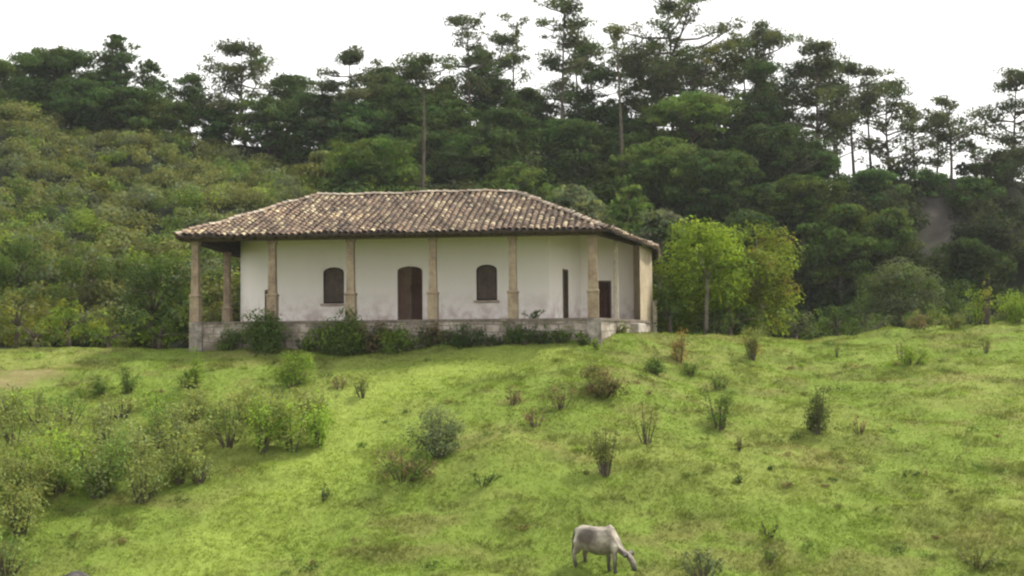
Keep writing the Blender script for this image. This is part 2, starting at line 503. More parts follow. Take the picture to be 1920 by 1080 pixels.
def on_line(px, off):
    """point on the vertical plane 'off' metres behind the column line, at pixel column px"""
    a = CL + bd * off
    d = CM @ Vector(((px - 960) / FPX, 0.0, -1))
    # solve a + s*fd = k*d in xy
    det = fd.x * (-d.y) - (-d.x) * fd.y
    s = (-a.x * (-d.y) + d.x * (-a.y)) / det
    p = a + fd * s
    return Vector((p.x, p.y, 0))

# terrace of stone and plaster
def XY(px, Y):
    p = pix(px, 600, Y); return Vector((p.x, p.y, 0))
TL = on_line(360, -0.22); TR = on_line(1124, -0.22)
T2 = XY(1207, 56.4); T3 = XY(1222, 60.5)
tb = MB()
ring = [TL, TR, T2, T3, Vector((8.0, 71, 0)), Vector((-12.9, 70, 0)), Vector((-13.35, 60, 0))]
tb.prism(ring, -1.0, TZ - 0.10)
terr = tb.build('terrace', M_STONE, hroot)
lip = MB()
cx = sum((p for p in ring), Vector()) / len(ring)
lip.prism([p + (p - cx).normalized() * 0.05 for p in ring], TZ - 0.10, TZ)
lip.build('floor_edge', noisy_mat('floor_edge_stone', [(0.3, (0.10, 0.085, 0.07)), (0.7, (0.24, 0.20, 0.17))], 2.5, fine=10), terr)
st = MB()
sp_ = XY(1183, 55.0) + Vector((0.15, -0.1, 0))
sx = (T2 - TR).normalized(); sy = Vector((-sx.y, sx.x, 0))
st.box(sp_ + UZ * 0.42, 0.62, 0.35, 0.42, sx, sy)
st.build('step', noisy_mat('pale_step_stone', [(0.3, (0.30, 0.26, 0.23)), (0.7, (0.50, 0.46, 0.42))], 2, fine=9), hroot, bevel=0.06)

# columns
def column(p, z1, w0=0.155, base_h=1.0, mat=M_COL, ped=True, basew=0.205, lean=0.0):
    m = MB()
    q = lambda z, r: [p + fd * (-r) + bd * (-r) + UZ * z, p + fd * r - bd * r + UZ * z, p + fd * r + bd * r + UZ * z, p - fd * r + bd * r + UZ * z]
    levels = [(TZ, basew), (TZ + base_h * 0.92, basew), (TZ + base_h * 0.95, basew + 0.03), (TZ + base_h, basew + 0.03), (TZ + base_h + 0.05, w0 + 0.01),
              (TZ + 2.0, w0), (z1 - 0.14, w0 - 0.012), (z1 - 0.12, w0 + 0.02), (z1, w0 + 0.02)]
    if not ped:
        levels = [(TZ, w0), (TZ + 1.5, w0), (z1, w0 - 0.01)]
    base = len(m.v)
    for z, r in levels: m.v += [Vector(v) for v in q(z, r)]
    for k in range(len(levels) - 1):
        for j in range(4):
            l = (j + 1) % 4
            m.f.append([base + 4 * k + j, base + 4 * k + l, base + 4 * k + 4 + l, base + 4 * k + 4 + j])
    m.f.append([base + 3, base + 2, base + 1, base]); e = base + 4 * (len(levels) - 1); m.f.append([e, e + 1, e + 2, e + 3])
    return m.build('column', mat, hroot, bevel=0.025)

BEAMZ = 4.27
fpx = [367, 511, 658, 812, 962, 1112]
for i, px in enumerate(fpx):
    p = on_line(px, 0.0)
    column(p, BEAMZ, w0=0.15 if i < 5 else 0.19, basew=0.20 if i < 5 else 0.22, base_h=1.08)
# rear column of the left verandah and posts of the right one
LB = Vector((-12.98, 58.3, 0))
column(LB, 4.3, w0=0.14, basew=0.19, base_h=0.75)
M_POST = noisy_mat('limewashed_post', [(0.3, (0.42, 0.37, 0.29)), (0.7, (0.58, 0.53, 0.44))], 3, fine=12)
column(XY(1156, 55.2), 4.55, w0=0.10, ped=False, mat=M_POST)
# pale plinths in the terrace corners
for p, hw, zt in ((on_line(371, -0.05), 0.27, TZ - 0.02), (on_line(1113, -0.05), 0.30, TZ - 0.02)):
    m = MB(); m.box(p + UZ * ((zt - 0.9) / 2) - bd * 0.0, hw, 0.30, (zt + 0.9) / 2, fd, bd)
    m.build('plinth', noisy_mat('pale_plinth_plaster', [(0.36, (0.09, 0.078, 0.062)), (0.54, (0.27, 0.24, 0.21)), (0.72, (0.46, 0.42, 0.38))], 1.8, fine=9), hroot, bevel=0.03)

# walls -------------------------------------------------------------
def arch(w_, z0, z1, rise):
    """outline of an opening: local x -w/2..w/2, z"""
    pts = [(-w_ / 2, z0), (w_ / 2, z0)]
    for k in range(9):
        a = math.pi * k / 8
        pts.append((w_ / 2 * math.cos(a), z1 - rise + rise * math.sin(a)))
    return pts

def wall_panel(a, b, z0, z1, holes, thick):
    """vertical wall from a to b with openings [(centre distance, outline)]; front face towards the viewer"""
    d = (b - a); L = d.length; d.normalize(); nrm = Vector((-d.y, d.x, 0))
    bm = bmesh.new()
    def loop(pts):
        vs = [bm.verts.new((p[0], 0, p[1])) for p in pts]
        return [bm.edges.new((vs[k], vs[(k + 1) % len(vs)])) for k in range(len(vs))]
    ed = loop([(0, z0), (L, z0), (L, z1), (0, z1)])
    for c, o in holes: ed += loop([(c + x, z) for x, z in o])
    bmesh.ops.triangle_fill(bm, use_beauty=True, use_dissolve=False, edges=ed)
    g = bmesh.ops.extrude_face_region(bm, geom=bm.faces[:])
    for v in [e for e in g['geom'] if isinstance(e, bmesh.types.BMVert)]: v.co.y += thick
    m = MB()
    for f in bm.faces:
        m.poly([a + d * v.co.x + nrm * v.co.y + UZ * v.co.z for v in f.verts])
    bm.free()
    return m, d, nrm

def boards(name, a, d, nrm, c, outline, depth, mat, parent, nb=5, gap=0.012, th=0.04):
    """vertical board leaf filling an arched opening"""
    xs = [p[0] for p in outline]; x0, x1 = min(xs), max(xs)
    z0 = min(p[1] for p in outline); top = lambda x: top_at(outline, x)
    m = MB(); w_ = (x1 - x0) / nb
    for k in range(nb):
        xa, xb = x0 + k * w_ + gap / 2, x0 + (k + 1) * w_ - gap / 2
        P = lambda x, z, y: a + d * (c + x) + nrm * (depth + y) + UZ * z
        za, zb, zm = top(xa), top(xb), top((xa + xb) / 2)
        off = 0.006 * (k % 2)
        fr = [P(xa, z0, off), P(xb, z0, off), P(xb, zb, off), P((xa + xb) / 2, zm, off), P(xa, za, off)]
        bk = [P(xa, z0, th), P(xb, z0, th), P(xb, zb, th), P((xa + xb) / 2, zm, th), P(xa, za, th)]
        m.poly(fr); m.poly(bk[::-1])
        for j in range(5):
            l = (j + 1) % 5; m.poly([fr[j], bk[j], bk[l], fr[l]])
    return m.build(name, mat, parent)

def top_at(outline, x):
    w2 = outline[1][0]; z1 = max(p[1] for p in outline); zs = outline[2][1]
    r = z1 - zs
    return zs + r * math.sqrt(max(0, 1 - (x / w2) ** 2))

WOFF = 3.2
WL = on_line(519, WOFF); WR = on_line(1030, WOFF)
def zat(py, p, px):      # height of a pixel row at the wall point below pixel column px
    return pix(px, py, p.y).z
def opening(px0, px1, pyt, pyb, off=WOFF, rise=0.22):
    pa, pb = on_line(px0, off), on_line(px1, off)
    c = ((pa + pb) / 2 - WL).dot(fd); w_ = (pb - pa).length
    z1 = zat(pyt, (pa + pb) / 2, (px0 + px1) / 2); z0 = max(TZ + 0.02, zat(pyb, (pa + pb) / 2, (px0 + px1) / 2)) if pyb else TZ + 0.02
    return c, arch(w_, z0, z1, rise)
w1 = opening(606, 645, 501, 569); w2 = opening(893, 932, 496, 563); dr = opening(745, 792, 499, None, rise=0.2)
walls, d_, n_ = wall_panel(WL, WR, TZ, 5.35, [w1, w2, dr], 0.45)
# slanting side walls, the back room and the outer right wall
PL2 = XY(451, 58.6); PR2 = XY(1089, 58.2); PR3 = XY(1189, 58.8)
T_ = 0.4
def plain(m, a, b, z0, z1, th):
    d = (b - a).normalized(); nn = Vector((-d.y, d.x, 0))
    m.prism([a, b, b + nn * th, a + nn * th], z0, z1)
wl_c, wl_d, wl_n = None, None, None
def small_rect(w_, z0, z1): return [(-w_ / 2, z0), (w_ / 2, z0), (w_ / 2, z1), (-w_ / 2, z1)]
LLEN = (WL - PL2).length
left_m, ld, ln = wall_panel(PL2, WL - fd * 0.003, TZ, 5.0, [(LLEN * 0.80, small_rect(1.0, TZ + 0.02, zat(537, WL, 500) - 0.1))], 0.35)
RLEN = (PR2 - WR).length
right_m, rd, rn = wall_panel(WR + fd * 0.003, PR2, TZ, 5.1, [(RLEN * 0.5, small_rect(0.85, TZ + 0.02, pix(1059, 505, 56).z))], 0.35)
BLEN = (PR3 - PR2).length
pa, pb = XY(1121, 58.4), XY(1147, 58.5)
bdc = (((pa + pb) / 2) - PR2).dot((PR3 - PR2).normalized())
back_m, bd2, bn = wall_panel(PR2 + Vector((0.003, 0, 0)), PR3, TZ, 5.0, [(bdc, small_rect((pb - pa).length, TZ + 0.02, pix(1134, 526, 58.4).z))], 0.35)
for m in (left_m, right_m, back_m):
    i = len(walls.v); walls.v += m.v; walls.f += [[k + i for k in f] for f in m.f]
# rest of the house body behind
plain(walls, PL2 + Vector((-0.02, 11.0, 0)), PL2 + Vector((0, 0.02, 0)), TZ, 4.9, 0.35) if False else None
walls.prism([PL2 + Vector((0.02, 0.40, 0)), PL2 + Vector((0.37, 0.40, 0)), PL2 + Vector((0.7, 10.5, 0)), PL2 + Vector((0.3, 10.5, 0))], TZ, 4.9)
walls.build('wall', M_WALL, hroot)

for o in (w1, w2):
    win = boards('window', WL, fd, bd, o[0], o[1], 0.13, M_SHUT, hroot, nb=4)
    # frame
    fm = MB(); ol = o[1]
    for k in range(len(ol)):
        p, q = ol[k], ol[(k + 1) % len(ol)]
        a3 = WL + fd * (o[0] + p[0] * 0.97) + UZ * (p[1] + (0.03 if k < 2 else -0.02)) + bd * 0.10
        b3 = WL + fd * (o[0] + q[0] * 0.97) + UZ * (q[1] + (0.03 if k == 0 else -0.02)) + bd * 0.10
        fm.tube([a3, b3], [0.035, 0.035], 4)
    fm.build('frame', M_WOOD, win)
    sl = MB(); sl.box(WL + fd * o[0] + UZ * (ol[0][1] - 0.05) - bd * 0.02, ol[1][0] + 0.10, 0.09, 0.045, fd, bd)
    sl.build('sill', noisy_mat('chipped_sill', [(0.3, (0.33, 0.24, 0.20)), (0.7, (0.52, 0.45, 0.40))], 3, fine=12), win)
# double door: left leaf faded, right leaf standing open in the dark
ol = dr[1]; w2_ = ol[1][0]
zt = max(p[1] for p in ol)
dl = MB()
def half(outline, x0, x1):
    pts = [(x0, outline[0][1]), (x1, outline[0][1])]
    n = 6
    for k in range(n + 1):
        x = x1 + (x0 - x1) * k / n; pts.append((x, top_at(outline, x * 0.999)))
    return pts
def leaf(name, o, x0, x1, depth, mat, nb):
    m = MB(); w_ = (x1 - x0) / nb
    for k in range(nb):
        xa, xb = x0 + k * w_ + 0.006, x0 + (k + 1) * w_ - 0.006
        pts = half(o[1], xa, xb)
        P = lambda q, y: WL + fd * (o[0] + q[0]) + bd * (depth + y) + UZ * q[1]
        fr = [P(q, 0.005 * (k % 2)) for q in pts]; bk = [P(q, 0.045) for q in pts]
        m.poly(fr); m.poly(bk[::-1])
        for j in range(len(pts)):
            l = (j + 1) % len(pts); m.poly([fr[j], bk[j], bk[l], fr[l]])
    return m.build(name, mat, hroot)
leaf('door', dr, -w2_ + 0.01, 0.0, 0.12, M_DOORL, 3)
leaf('door', dr, 0.02, w2_ - 0.01, 0.26, M_DOOR, 3)
# doors in side walls
def rect_door(a, d, nrm, c, w_, z0, z1, mat, frame=True):
    o = small_rect(w_, z0, z1)
    m = MB(); nb = 4; bw = w_ / nb
    for k in range(nb):
        x = -w_ / 2 + (k + 0.5) * bw
        m.box(a + d * (c + x) + nrm * (0.16 + 0.006 * (k % 2)) + UZ * ((z0 + z1) / 2), bw / 2 - 0.006, 0.03, (z1 - z0) / 2, d, nrm)
    dd = m.build('door', mat, hroot)
    if frame:
        f = MB()
        for sgn in (-1, 1):
            f.box(a + d * (c + sgn * (w_ / 2 - 0.035)) + nrm * 0.07 + UZ * ((z0 + z1) / 2), 0.04, 0.075, (z1 - z0) / 2 - 0.005, d, nrm)
        f.box(a + d * c + nrm * 0.07 + UZ * (z1 - 0.04), w_ / 2 - 0.08, 0.075, 0.04, d, nrm)
        f.build('frame', M_DARK, dd)
    return dd
rect_door(PL2, ld, ln, LLEN * 0.80, 1.0, TZ + 0.02, zat(537, WL, 500) - 0.1, M_DOOR)
rect_door(WR, rd, rn, RLEN * 0.5, 0.85, TZ + 0.02, pix(1059, 505, 56).z, M_SHUT)
rect_door(PR2, bd2, bn, bdc, (pb - pa).length, TZ + 0.02, pix(1134, 526, 58.4).z, M_DOOR)
# tan end wall on the right
E0 = XY(1201, 57.2); E1 = XY(1224, 61.4); E2 = Vector((7.75, 70.5, 0))
ew = MB()
ew.prism([PR3 + Vector((0.004, -0.004, 0)), E0, E1, E2, E2 + Vector((-0.4, 0, 0)), E1 + Vector((-0.42, 0.1, 0)), PR3 + Vector((0.004, 0.35, 0))], -0.5, [4.75, 4.55, 4.45, 4.45, 4.5, 4.5, 4.75])
ew.build('end_wall', noisy_mat('tan_earth_wall', [(0.3, (0.30, 0.245, 0.17)), (0.55, (0.42, 0.35, 0.25)), (0.75, (0.50, 0.43, 0.33))], 1.5, fine=8), hroot)
pm = MB(); pp = XY(1228, 60.8)
pm.box(pp + UZ * 0.9, 0.09, 0.09, 1.1); pm.build('post', M_POST, hroot)

# roof ---------------------------------------------------------------
EZ = 4.42
EL = on_line(328, -0.95); EL.z = EZ
ER = on_line(1143, -0.85); ER = CL + fd * ((ER - CL).dot(fd)) - bd * 0.95; ER.z = EZ
RIDGE_OFF = 6.1
RL = on_line(596, RIDGE_OFF); RR = on_line(970, RIDGE_OFF)
RZ = (pix(597, 370, RL.y).z + pix(970, 360, RR.y).z) / 2
RL.z = RZ; RR.z = RZ
R2 = pix(1232, 462, 60.0); R2.z = 4.45
R3 = Vector((8.3, 72, EZ)); BL = Vector((-13.3, 71, EZ))
FACES = [([EL, ER, RR, RL], EL, ER), ([ER, R2, RR], ER, R2), ([R2, R3, RR], R2, R3), ([R3, RL, RR], R3, BL), ([R3, BL, RL], R3, BL), ([BL, EL, RL], BL, EL)]

def clip_line(poly2, x):
    """interval of y where the vertical line x crosses a 2-D polygon"""
    ys = []
    for k in range(len(poly2)):
        a, b = poly2[k], poly2[(k + 1) % len(poly2)]
        if (a[0] - x) * (b[0] - x) < 0: ys.append(a[1] + (b[1] - a[1]) * (x - a[0]) / (b[0] - a[0]))
    return (min(ys), max(ys)) if len(ys) >= 2 else None

rr_ = np.random.RandomState(11)
TC = np.array([[0.17, 0.115, 0.09], [0.22, 0.15, 0.115], [0.28, 0.20, 0.15], [0.35, 0.27, 0.19], [0.46, 0.38, 0.26], [0.11, 0.08, 0.07], [0.54, 0.47, 0.35], [0.25, 0.165, 0.13]])
TP = np.array([0.20, 0.20, 0.16, 0.12, 0.09, 0.10, 0.05, 0.08])
tv, tf, tcol = [], [], []
def add_tile(p0, p1, side, up, r0, r1, col, n=5):
    base = len(tv)
    for (p, r) in ((p0, r0), (p1, r1)):
        for k in range(n + 1):
            a = math.pi * k / n
            tv.append(p - side * (r * math.cos(a)) + up * (r * 0.75 * math.sin(a)))
            tcol.append(col)
    for k in range(n):
        tf.append([base + k, base + k + 1, base + n + 2 + k, base + n + 1 + k])
slab = MB()
def sag(p):
    return 0.028 * math.sin(p.x * 0.9 + 1.0) * math.cos(p.y * 0.5) + 0.025 * math.sin(p.x * 2.7 + p.y * 1.3)
for poly, ea, eb in FACES:
    nn = (poly[1] - poly[0]).cross(poly[2] - poly[0]).normalized()
    if nn.z < 0: nn = -nn
    e = (eb - ea); e -= nn * e.dot(nn); e.normalize()
    s = nn.cross(e)
    if s.z < 0: s = -s
    o = poly[0]
    p2 = [((p - o).dot(e), (p - o).dot(s)) for p in poly]
    x0, x1 = min(p[0] for p in p2), max(p[0] for p in p2)
    pitch = 0.262; L = 0.36
    nrow = int((x1 - x0) / pitch)
    for k in range(nrow + 1):
        x = x0 + (k + 0.5) * pitch
        iv = clip_line(p2, x)
        if not iv: continue
        ylo, yhi = iv
        ylo -= 0.06
        y = ylo + rr_.uniform(-0.03, 0.03)
        wob = rr_.uniform(-0.022, 0.022)
        while y < yhi - 0.05:
            y1 = min(y + L * 1.12, yhi)
            j = rr_.uniform(-0.020, 0.020, 4)
            a = o + e * (x + wob + j[0]) + s * y + nn * (0.045 + j[2] * 0.7); b = o + e * (x + wob + j[1]) + s * y1 + nn * 0.02
            a.z += sag(a); b.z += sag(b)
            c = TC[rr_.choice(len(TC), p=TP)] * rr_.uniform(0.62, 0.92) * np.array([1.0, 1.0, 0.93])
            add_tile(a, b, e, nn, 0.102 + j[3] * 0.4, 0.086, c)
            y += L
    # decking under the tiles
    th = 0.05
    low = [p - nn * th + UZ * 0.0 for p in poly]
    slab.poly([p + UZ * -0.0 for p in poly]); slab.poly([p - UZ * 0.09 for p in poly][::-1])
# edge boards of the deck
edge = [EL, ER, R2, R3, BL]
for a, b in zip(edge, edge[1:] + edge[:1]): slab.poly([a, b, b - UZ * 0.09, a - UZ * 0.09])
tverts = np.array([tuple(v - ORG[hroot.name]) for v in tv]); 
rme = np_mesh('roof', tverts, tf, np.array(tcol), True)
roof = link_mesh(rme, 'roof', M_TILE, hroot)
slab.build('decking', M_WOOD, roof)
# ridge and hip caps
tv, tf, tcol = [], [], []
for a, b in ((RL, RR), (EL, RL), (ER, RR), (R2, RR), (BL, RL)):
    dd = b - a; n = int(dd.length / 0.36); dd.normalize()
    side = dd.cross(UZ).normalized(); up = side.cross(dd).normalized()
    for k in range(n + 1):
        p = a + dd * (k * 0.36); q = a + dd * min((k * 0.36 + 0.42), (b - a).length)
        j = rr_.uniform(-0.02, 0.02, 2)
        p = p + up * (0.085 + j[0]); q = q + up * 0.06
        p.z += sag(p); q.z += sag(q)
        c = np.array([[0.33, 0.28, 0.23], [0.24, 0.18, 0.14], [0.42, 0.37, 0.30]][rr_.randint(3)])
        add_tile(p, q, side, up, 0.125, 0.105, c)
cme = np_mesh('ridge_cap', np.array([tuple(v - ORG[hroot.name]) for v in tv]), tf, np.array(tcol), True)
link_mesh(cme, 'ridge_cap', M_TILE, roof)
# beams over the columns and rafter tails
bmb = MB()
def beam(a, b, z, hw, hh):
    d = (b - a).normalized(); s = Vector((-d.y, d.x, 0))
    bmb.box((a + b) / 2 + UZ * z, (b - a).length / 2, hw, hh, d, s)
beam(on_line(367, 0) - fd * 0.55, on_line(1112, 0) + fd * 0.4, BEAMZ + 0.12, 0.13, 0.118)
bmb.build('eave_beam', M_DARK, roof); bmb = MB()
beam(LB + Vector((0, 6, 0)), on_line(367, 0) + bd * 0.14, BEAMZ + 0.13, 0.12, 0.11)
bmb.build('eave_beam', M_WOOD, roof); bmb = MB()
beam(on_line(1112, 0) + fd * 0.1 + bd * 0.15, E0 + Vector((-0.05, -0.2, 0)), BEAMZ + 0.14, 0.12, 0.10)
bmb.build('eave_beam', M_WOOD, roof)
rf = MB()
nraf = 40
slope = (RZ - EZ) / RIDGE_OFF
sl_v = (bd * (RIDGE_OFF + 0.95) + UZ * (RZ - EZ)).normalized(); sl_n = fd.cross(sl_v)
for k in range(nraf):
    p = EL + fd * (0.6 + (ER - EL).length * k / nraf)
    L_ = 3.6 if 4 < k < 36 else 1.2
    c = p + sl_v * (0.10 + L_ / 2) - UZ * 0.142
    rf.box(c, 0.035, L_ / 2, 0.048, fd, sl_v, sl_n)
rf.build('rafters', M_WOOD, roof)

# ------------------------------------------------------------------ foliage
def leaf_cloud(rng, C, Rd, N, size, col, var=0.25, upb=0.35, shell=0.45, aspect=0.5, rand=0.9):
    """quads scattered in ellipsoids; C (n,3) centres, Rd (n,3) radii, N leaves in each, col (n,3)"""
    C = np.asarray(C, float); Rd = np.asarray(Rd, float); N = np.asarray(N, int); col = np.asarray(col, float)
    i = np.repeat(np.arange(len(C)), N); n = len(i)
    d = rng.randn(n, 3); d /= np.linalg.norm(d, axis=1)[:, None]
    r = rng.rand(n) ** shell
    P = C[i] + d * r[:, None] * Rd[i]
    nr = d * 0.7 + rng.randn(n, 3) * rand * 0.6; nr[:, 2] += upb
    nr /= np.linalg.norm(nr, axis=1)[:, None] + 1e-9
    t = np.cross(nr, rng.randn(n, 3)); t /= np.linalg.norm(t, axis=1)[:, None] + 1e-9
    b = np.cross(nr, t)
    sz = size * (0.6 + 0.8 * rng.rand(n))[:, None]
    V = np.stack([P - t * sz * 0.5, P + b * sz * 0.5 * aspect + nr * sz * 0.08, P + t * sz * 0.5, P - b * sz * 0.5 * aspect + nr * sz * 0.08], 1)
    c = col[i] * (1 - var + 2 * var * rng.rand(n, 1))
    hue = (rng.rand(n, 1) - 0.5) * 0.25
    c = c * np.concatenate([1 + hue, np.ones((n, 1)), 1 - hue], 1)
    return V.reshape(-1, 3), np.repeat(c, 4, 0)

def leaf_object(name, V, T, parent, mat=None):
    F = np.arange(len(V)).reshape(-1, 4)
    return link_mesh(np_mesh(name, V, F, T), name, mat or M_LEAF, parent)

def vary(rng, col, n, k=0.22):
    c = np.array(col)[None, :] * (1 - k + 2 * k * rng.rand(n, 1))
    return c * (1 + (rng.rand(n, 3) - 0.5) * 0.22)

DKG = (0.050, 0.084, 0.027); MIDG = (0.076, 0.118, 0.030); OLV = (0.112, 0.130, 0.044); PINE = (0.068, 0.090, 0.042)
BRT = (0.125, 0.185, 0.032); YEL = (0.175, 0.190, 0.032); RED = (0.17, 0.115, 0.045); GRY = (0.100, 0.125, 0.066); BRN = (0.130, 0.106, 0.056)

def conifer(rng, H, W, cb, style, col, size=0.30, dens=1.0, lean=0.0, bare=0):
    """trunk MB and crown leaves for a tree of height H, crown width W, crown bottom at height cb (local space, base at 0)"""
    tr = MB()
    n = 8; bx_, by_ = rng.uniform(-0.3, 0.3, 2)
    r0 = 0.085 + 0.0075 * H
    def axis_at(u):
        return Vector((lean * u * u + bx_ * math.sin(u * 3.0), by_ * math.sin(u * 2.4), u * H * 0.97))
    tr.tube([axis_at(k / n) - (UZ * 0.6 if k == 0 else UZ * 0) for k in range(n + 1)], [r0 * (1 - 0.85 * k / n) for k in range(n + 1)], 7)
    C, Rd, N, Cc = [], [], [], []
    ch = H - cb
    def clump(p, a, flat, f=1.0):
        C.append(tuple(p)); Rd.append((a * rng.uniform(0.8, 1.2), a * rng.uniform(0.8, 1.2), a * flat)); N.append(max(6, int(120 * a * a * dens * f * (0.30 / size) ** 2)))
    if style in ('layer', 'umbrella', 'sparse'):
        nt_ = max(4, int(ch / (0.85 if style != 'sparse' else 0.95)))
        for k in range(nt_):
            u = (k + rng.uniform(-0.2, 1.0)) / nt_; u = min(max(u, 0.0), 0.98)
            z = cb + ch * u * 0.97
            if style == 'umbrella': pr = 0.35 + 0.65 * math.sin(math.pi * min(1, u * 0.72 + 0.12)) if u < 0.62 else (1.0 if u < 0.85 else 0.6)
            elif style == 'layer': pr = (0.55 + 0.45 * math.sin(math.pi * (0.15 + 0.75 * u))) * (1.0 if u < 0.85 else 0.55)
            else: pr = 0.5 + 0.5 * rng.rand()
            nb = rng.randint(3, 6) if style != 'sparse' else rng.randint(3, 6)
            a0 = rng.uniform(0, 6.28)
            for j in range(nb):
                if rng.rand() < 0.12: continue
                an_ = a0 + j * 6.28 / nb + rng.uniform(-1.0, 1.0)
                Lb = W / 2 * pr * rng.uniform(0.35, 1.1)
                st_ = axis_at(min(1, (z - 0.25 * Lb) / (H * 0.97)))
                a_ = (0.42 + 0.75 * rng.rand()) * (W / 5.6) ** 0.5 * (0.95 if style == 'sparse' else 1.0)
                en = st_ + Vector((math.cos(an_) * max(0.1, Lb - a_ * 0.5), math.sin(an_) * max(0.1, Lb - a_ * 0.5), Lb * rng.uniform(0.05, 0.55)))
                md = (st_ + en) / 2 + Vector((0, 0, -0.06 * Lb))
                rb = 0.018 + 0.012 * Lb
                tr.tube([st_, md, en], [rb * 1.4, rb, rb * 0.5], 4)
                clump(en + UZ * 0.12, a_, rng.uniform(0.30, 0.62))
                for q_ in range(2 if Lb > 1.6 else 1):
                    q = st_ + (en - st_) * rng.uniform(0.35, 0.8) + Vector(rng.uniform(-0.5, 0.5, 3)) * Vector((1, 1, 0.3)).length * 0.5
                    clump(q + UZ * 0.15, a_ * rng.uniform(0.6, 0.95), 0.45, 0.8)
        for q in range(4):
            clump(axis_at(1.0 - 0.02 * q) + Vector((rng.uniform(-1, 1), rng.uniform(-1, 1), 0)) * W * 0.12, rng.uniform(0.5, 0.85) * (W / 5.5) ** 0.5, 0.5)
    else:
        nc = int(52 * (W * ch) / 14.0) + 14
        for k in range(nc):
            u = rng.rand() ** 0.85
            z = cb + ch * u
            if style == 'cone': pr = (1 - u) ** 0.62 * 1.08 + 0.06
            else: pr = math.sqrt(max(0.0, 1 - (2 * u - 0.85) ** 2 / 1.4)) if u < 0.98 else 0.2
            an_ = rng.uniform(0, 6.28); rad = W / 2 * pr * (rng.uniform(0.3, 1.0) if rng.rand() < 0.8 else rng.uniform(1.0, 1.4))
            a_ = (0.40 + 0.85 * rng.rand() ** 1.6) * (0.75 + 0.25 * W / 5)
            a_ = min(a_, W * 0.30) * ((1.1 - 0.7 * u) if style == 'cone' else 1.0)
            c0 = axis_at(min(1, z / H))
            z += rng.uniform(-0.4, 0.4) * a_
            p = Vector((c0.x + math.cos(an_) * max(0, rad - a_ * 0.4), c0.y + math.sin(an_) * max(0, rad - a_ * 0.4), min(z, H - a_ * 0.35)))
            if rng.rand() < 0.4:
                st_ = axis_at(max(0.02, (z - 0.5 * rad) / H)); tr.tube([st_, p], [0.05, 0.015], 4)
            clump(p, a_, rng.uniform(0.32, 0.62), 1.25)
        clump(axis_at(1.0) - UZ * 0.1, 0.28, 1.4)
    Cc = vary(rng, col, len(C), 0.36)
    V, T = leaf_cloud(rng, C, Rd, N, size, Cc, aspect=0.42, upb=0.25, rand=0.5, shell=0.36)
    return tr, V, T

def plant_tree(name, px, pyt, wpx, pyb, Y, style, col, label, cat='tree', group=None, size=0.30, dens=1.0, seed=None, bark=None, lean=0.0):
    rng = np.random.RandomState(seed if seed is not None else int(px * 7 + pyt))
    top = pix(px, pyt, Y); b = top.x
    bz_ = gz(b, Y)
    H = top.z - bz_
    cb = max(0.3, pix(px, pyb, Y).z - bz_)
    W = wpx / FPX * Y * {'round': 1.25, 'cone': 1.5, 'layer': 1.75, 'umbrella': 1.6, 'sparse': 1.8}[style]
    r = root(name, (b, Y, bz_), label, cat, group)
    tr, V, T = conifer(rng, H, W, cb, style, col, size, dens, lean or float(rng.uniform(-0.7, 0.7)))
    tr.build('trunk', bark or M_BARK, r, smooth=True, local=True)
    leaf_object('crown', V, T, r)
    return r

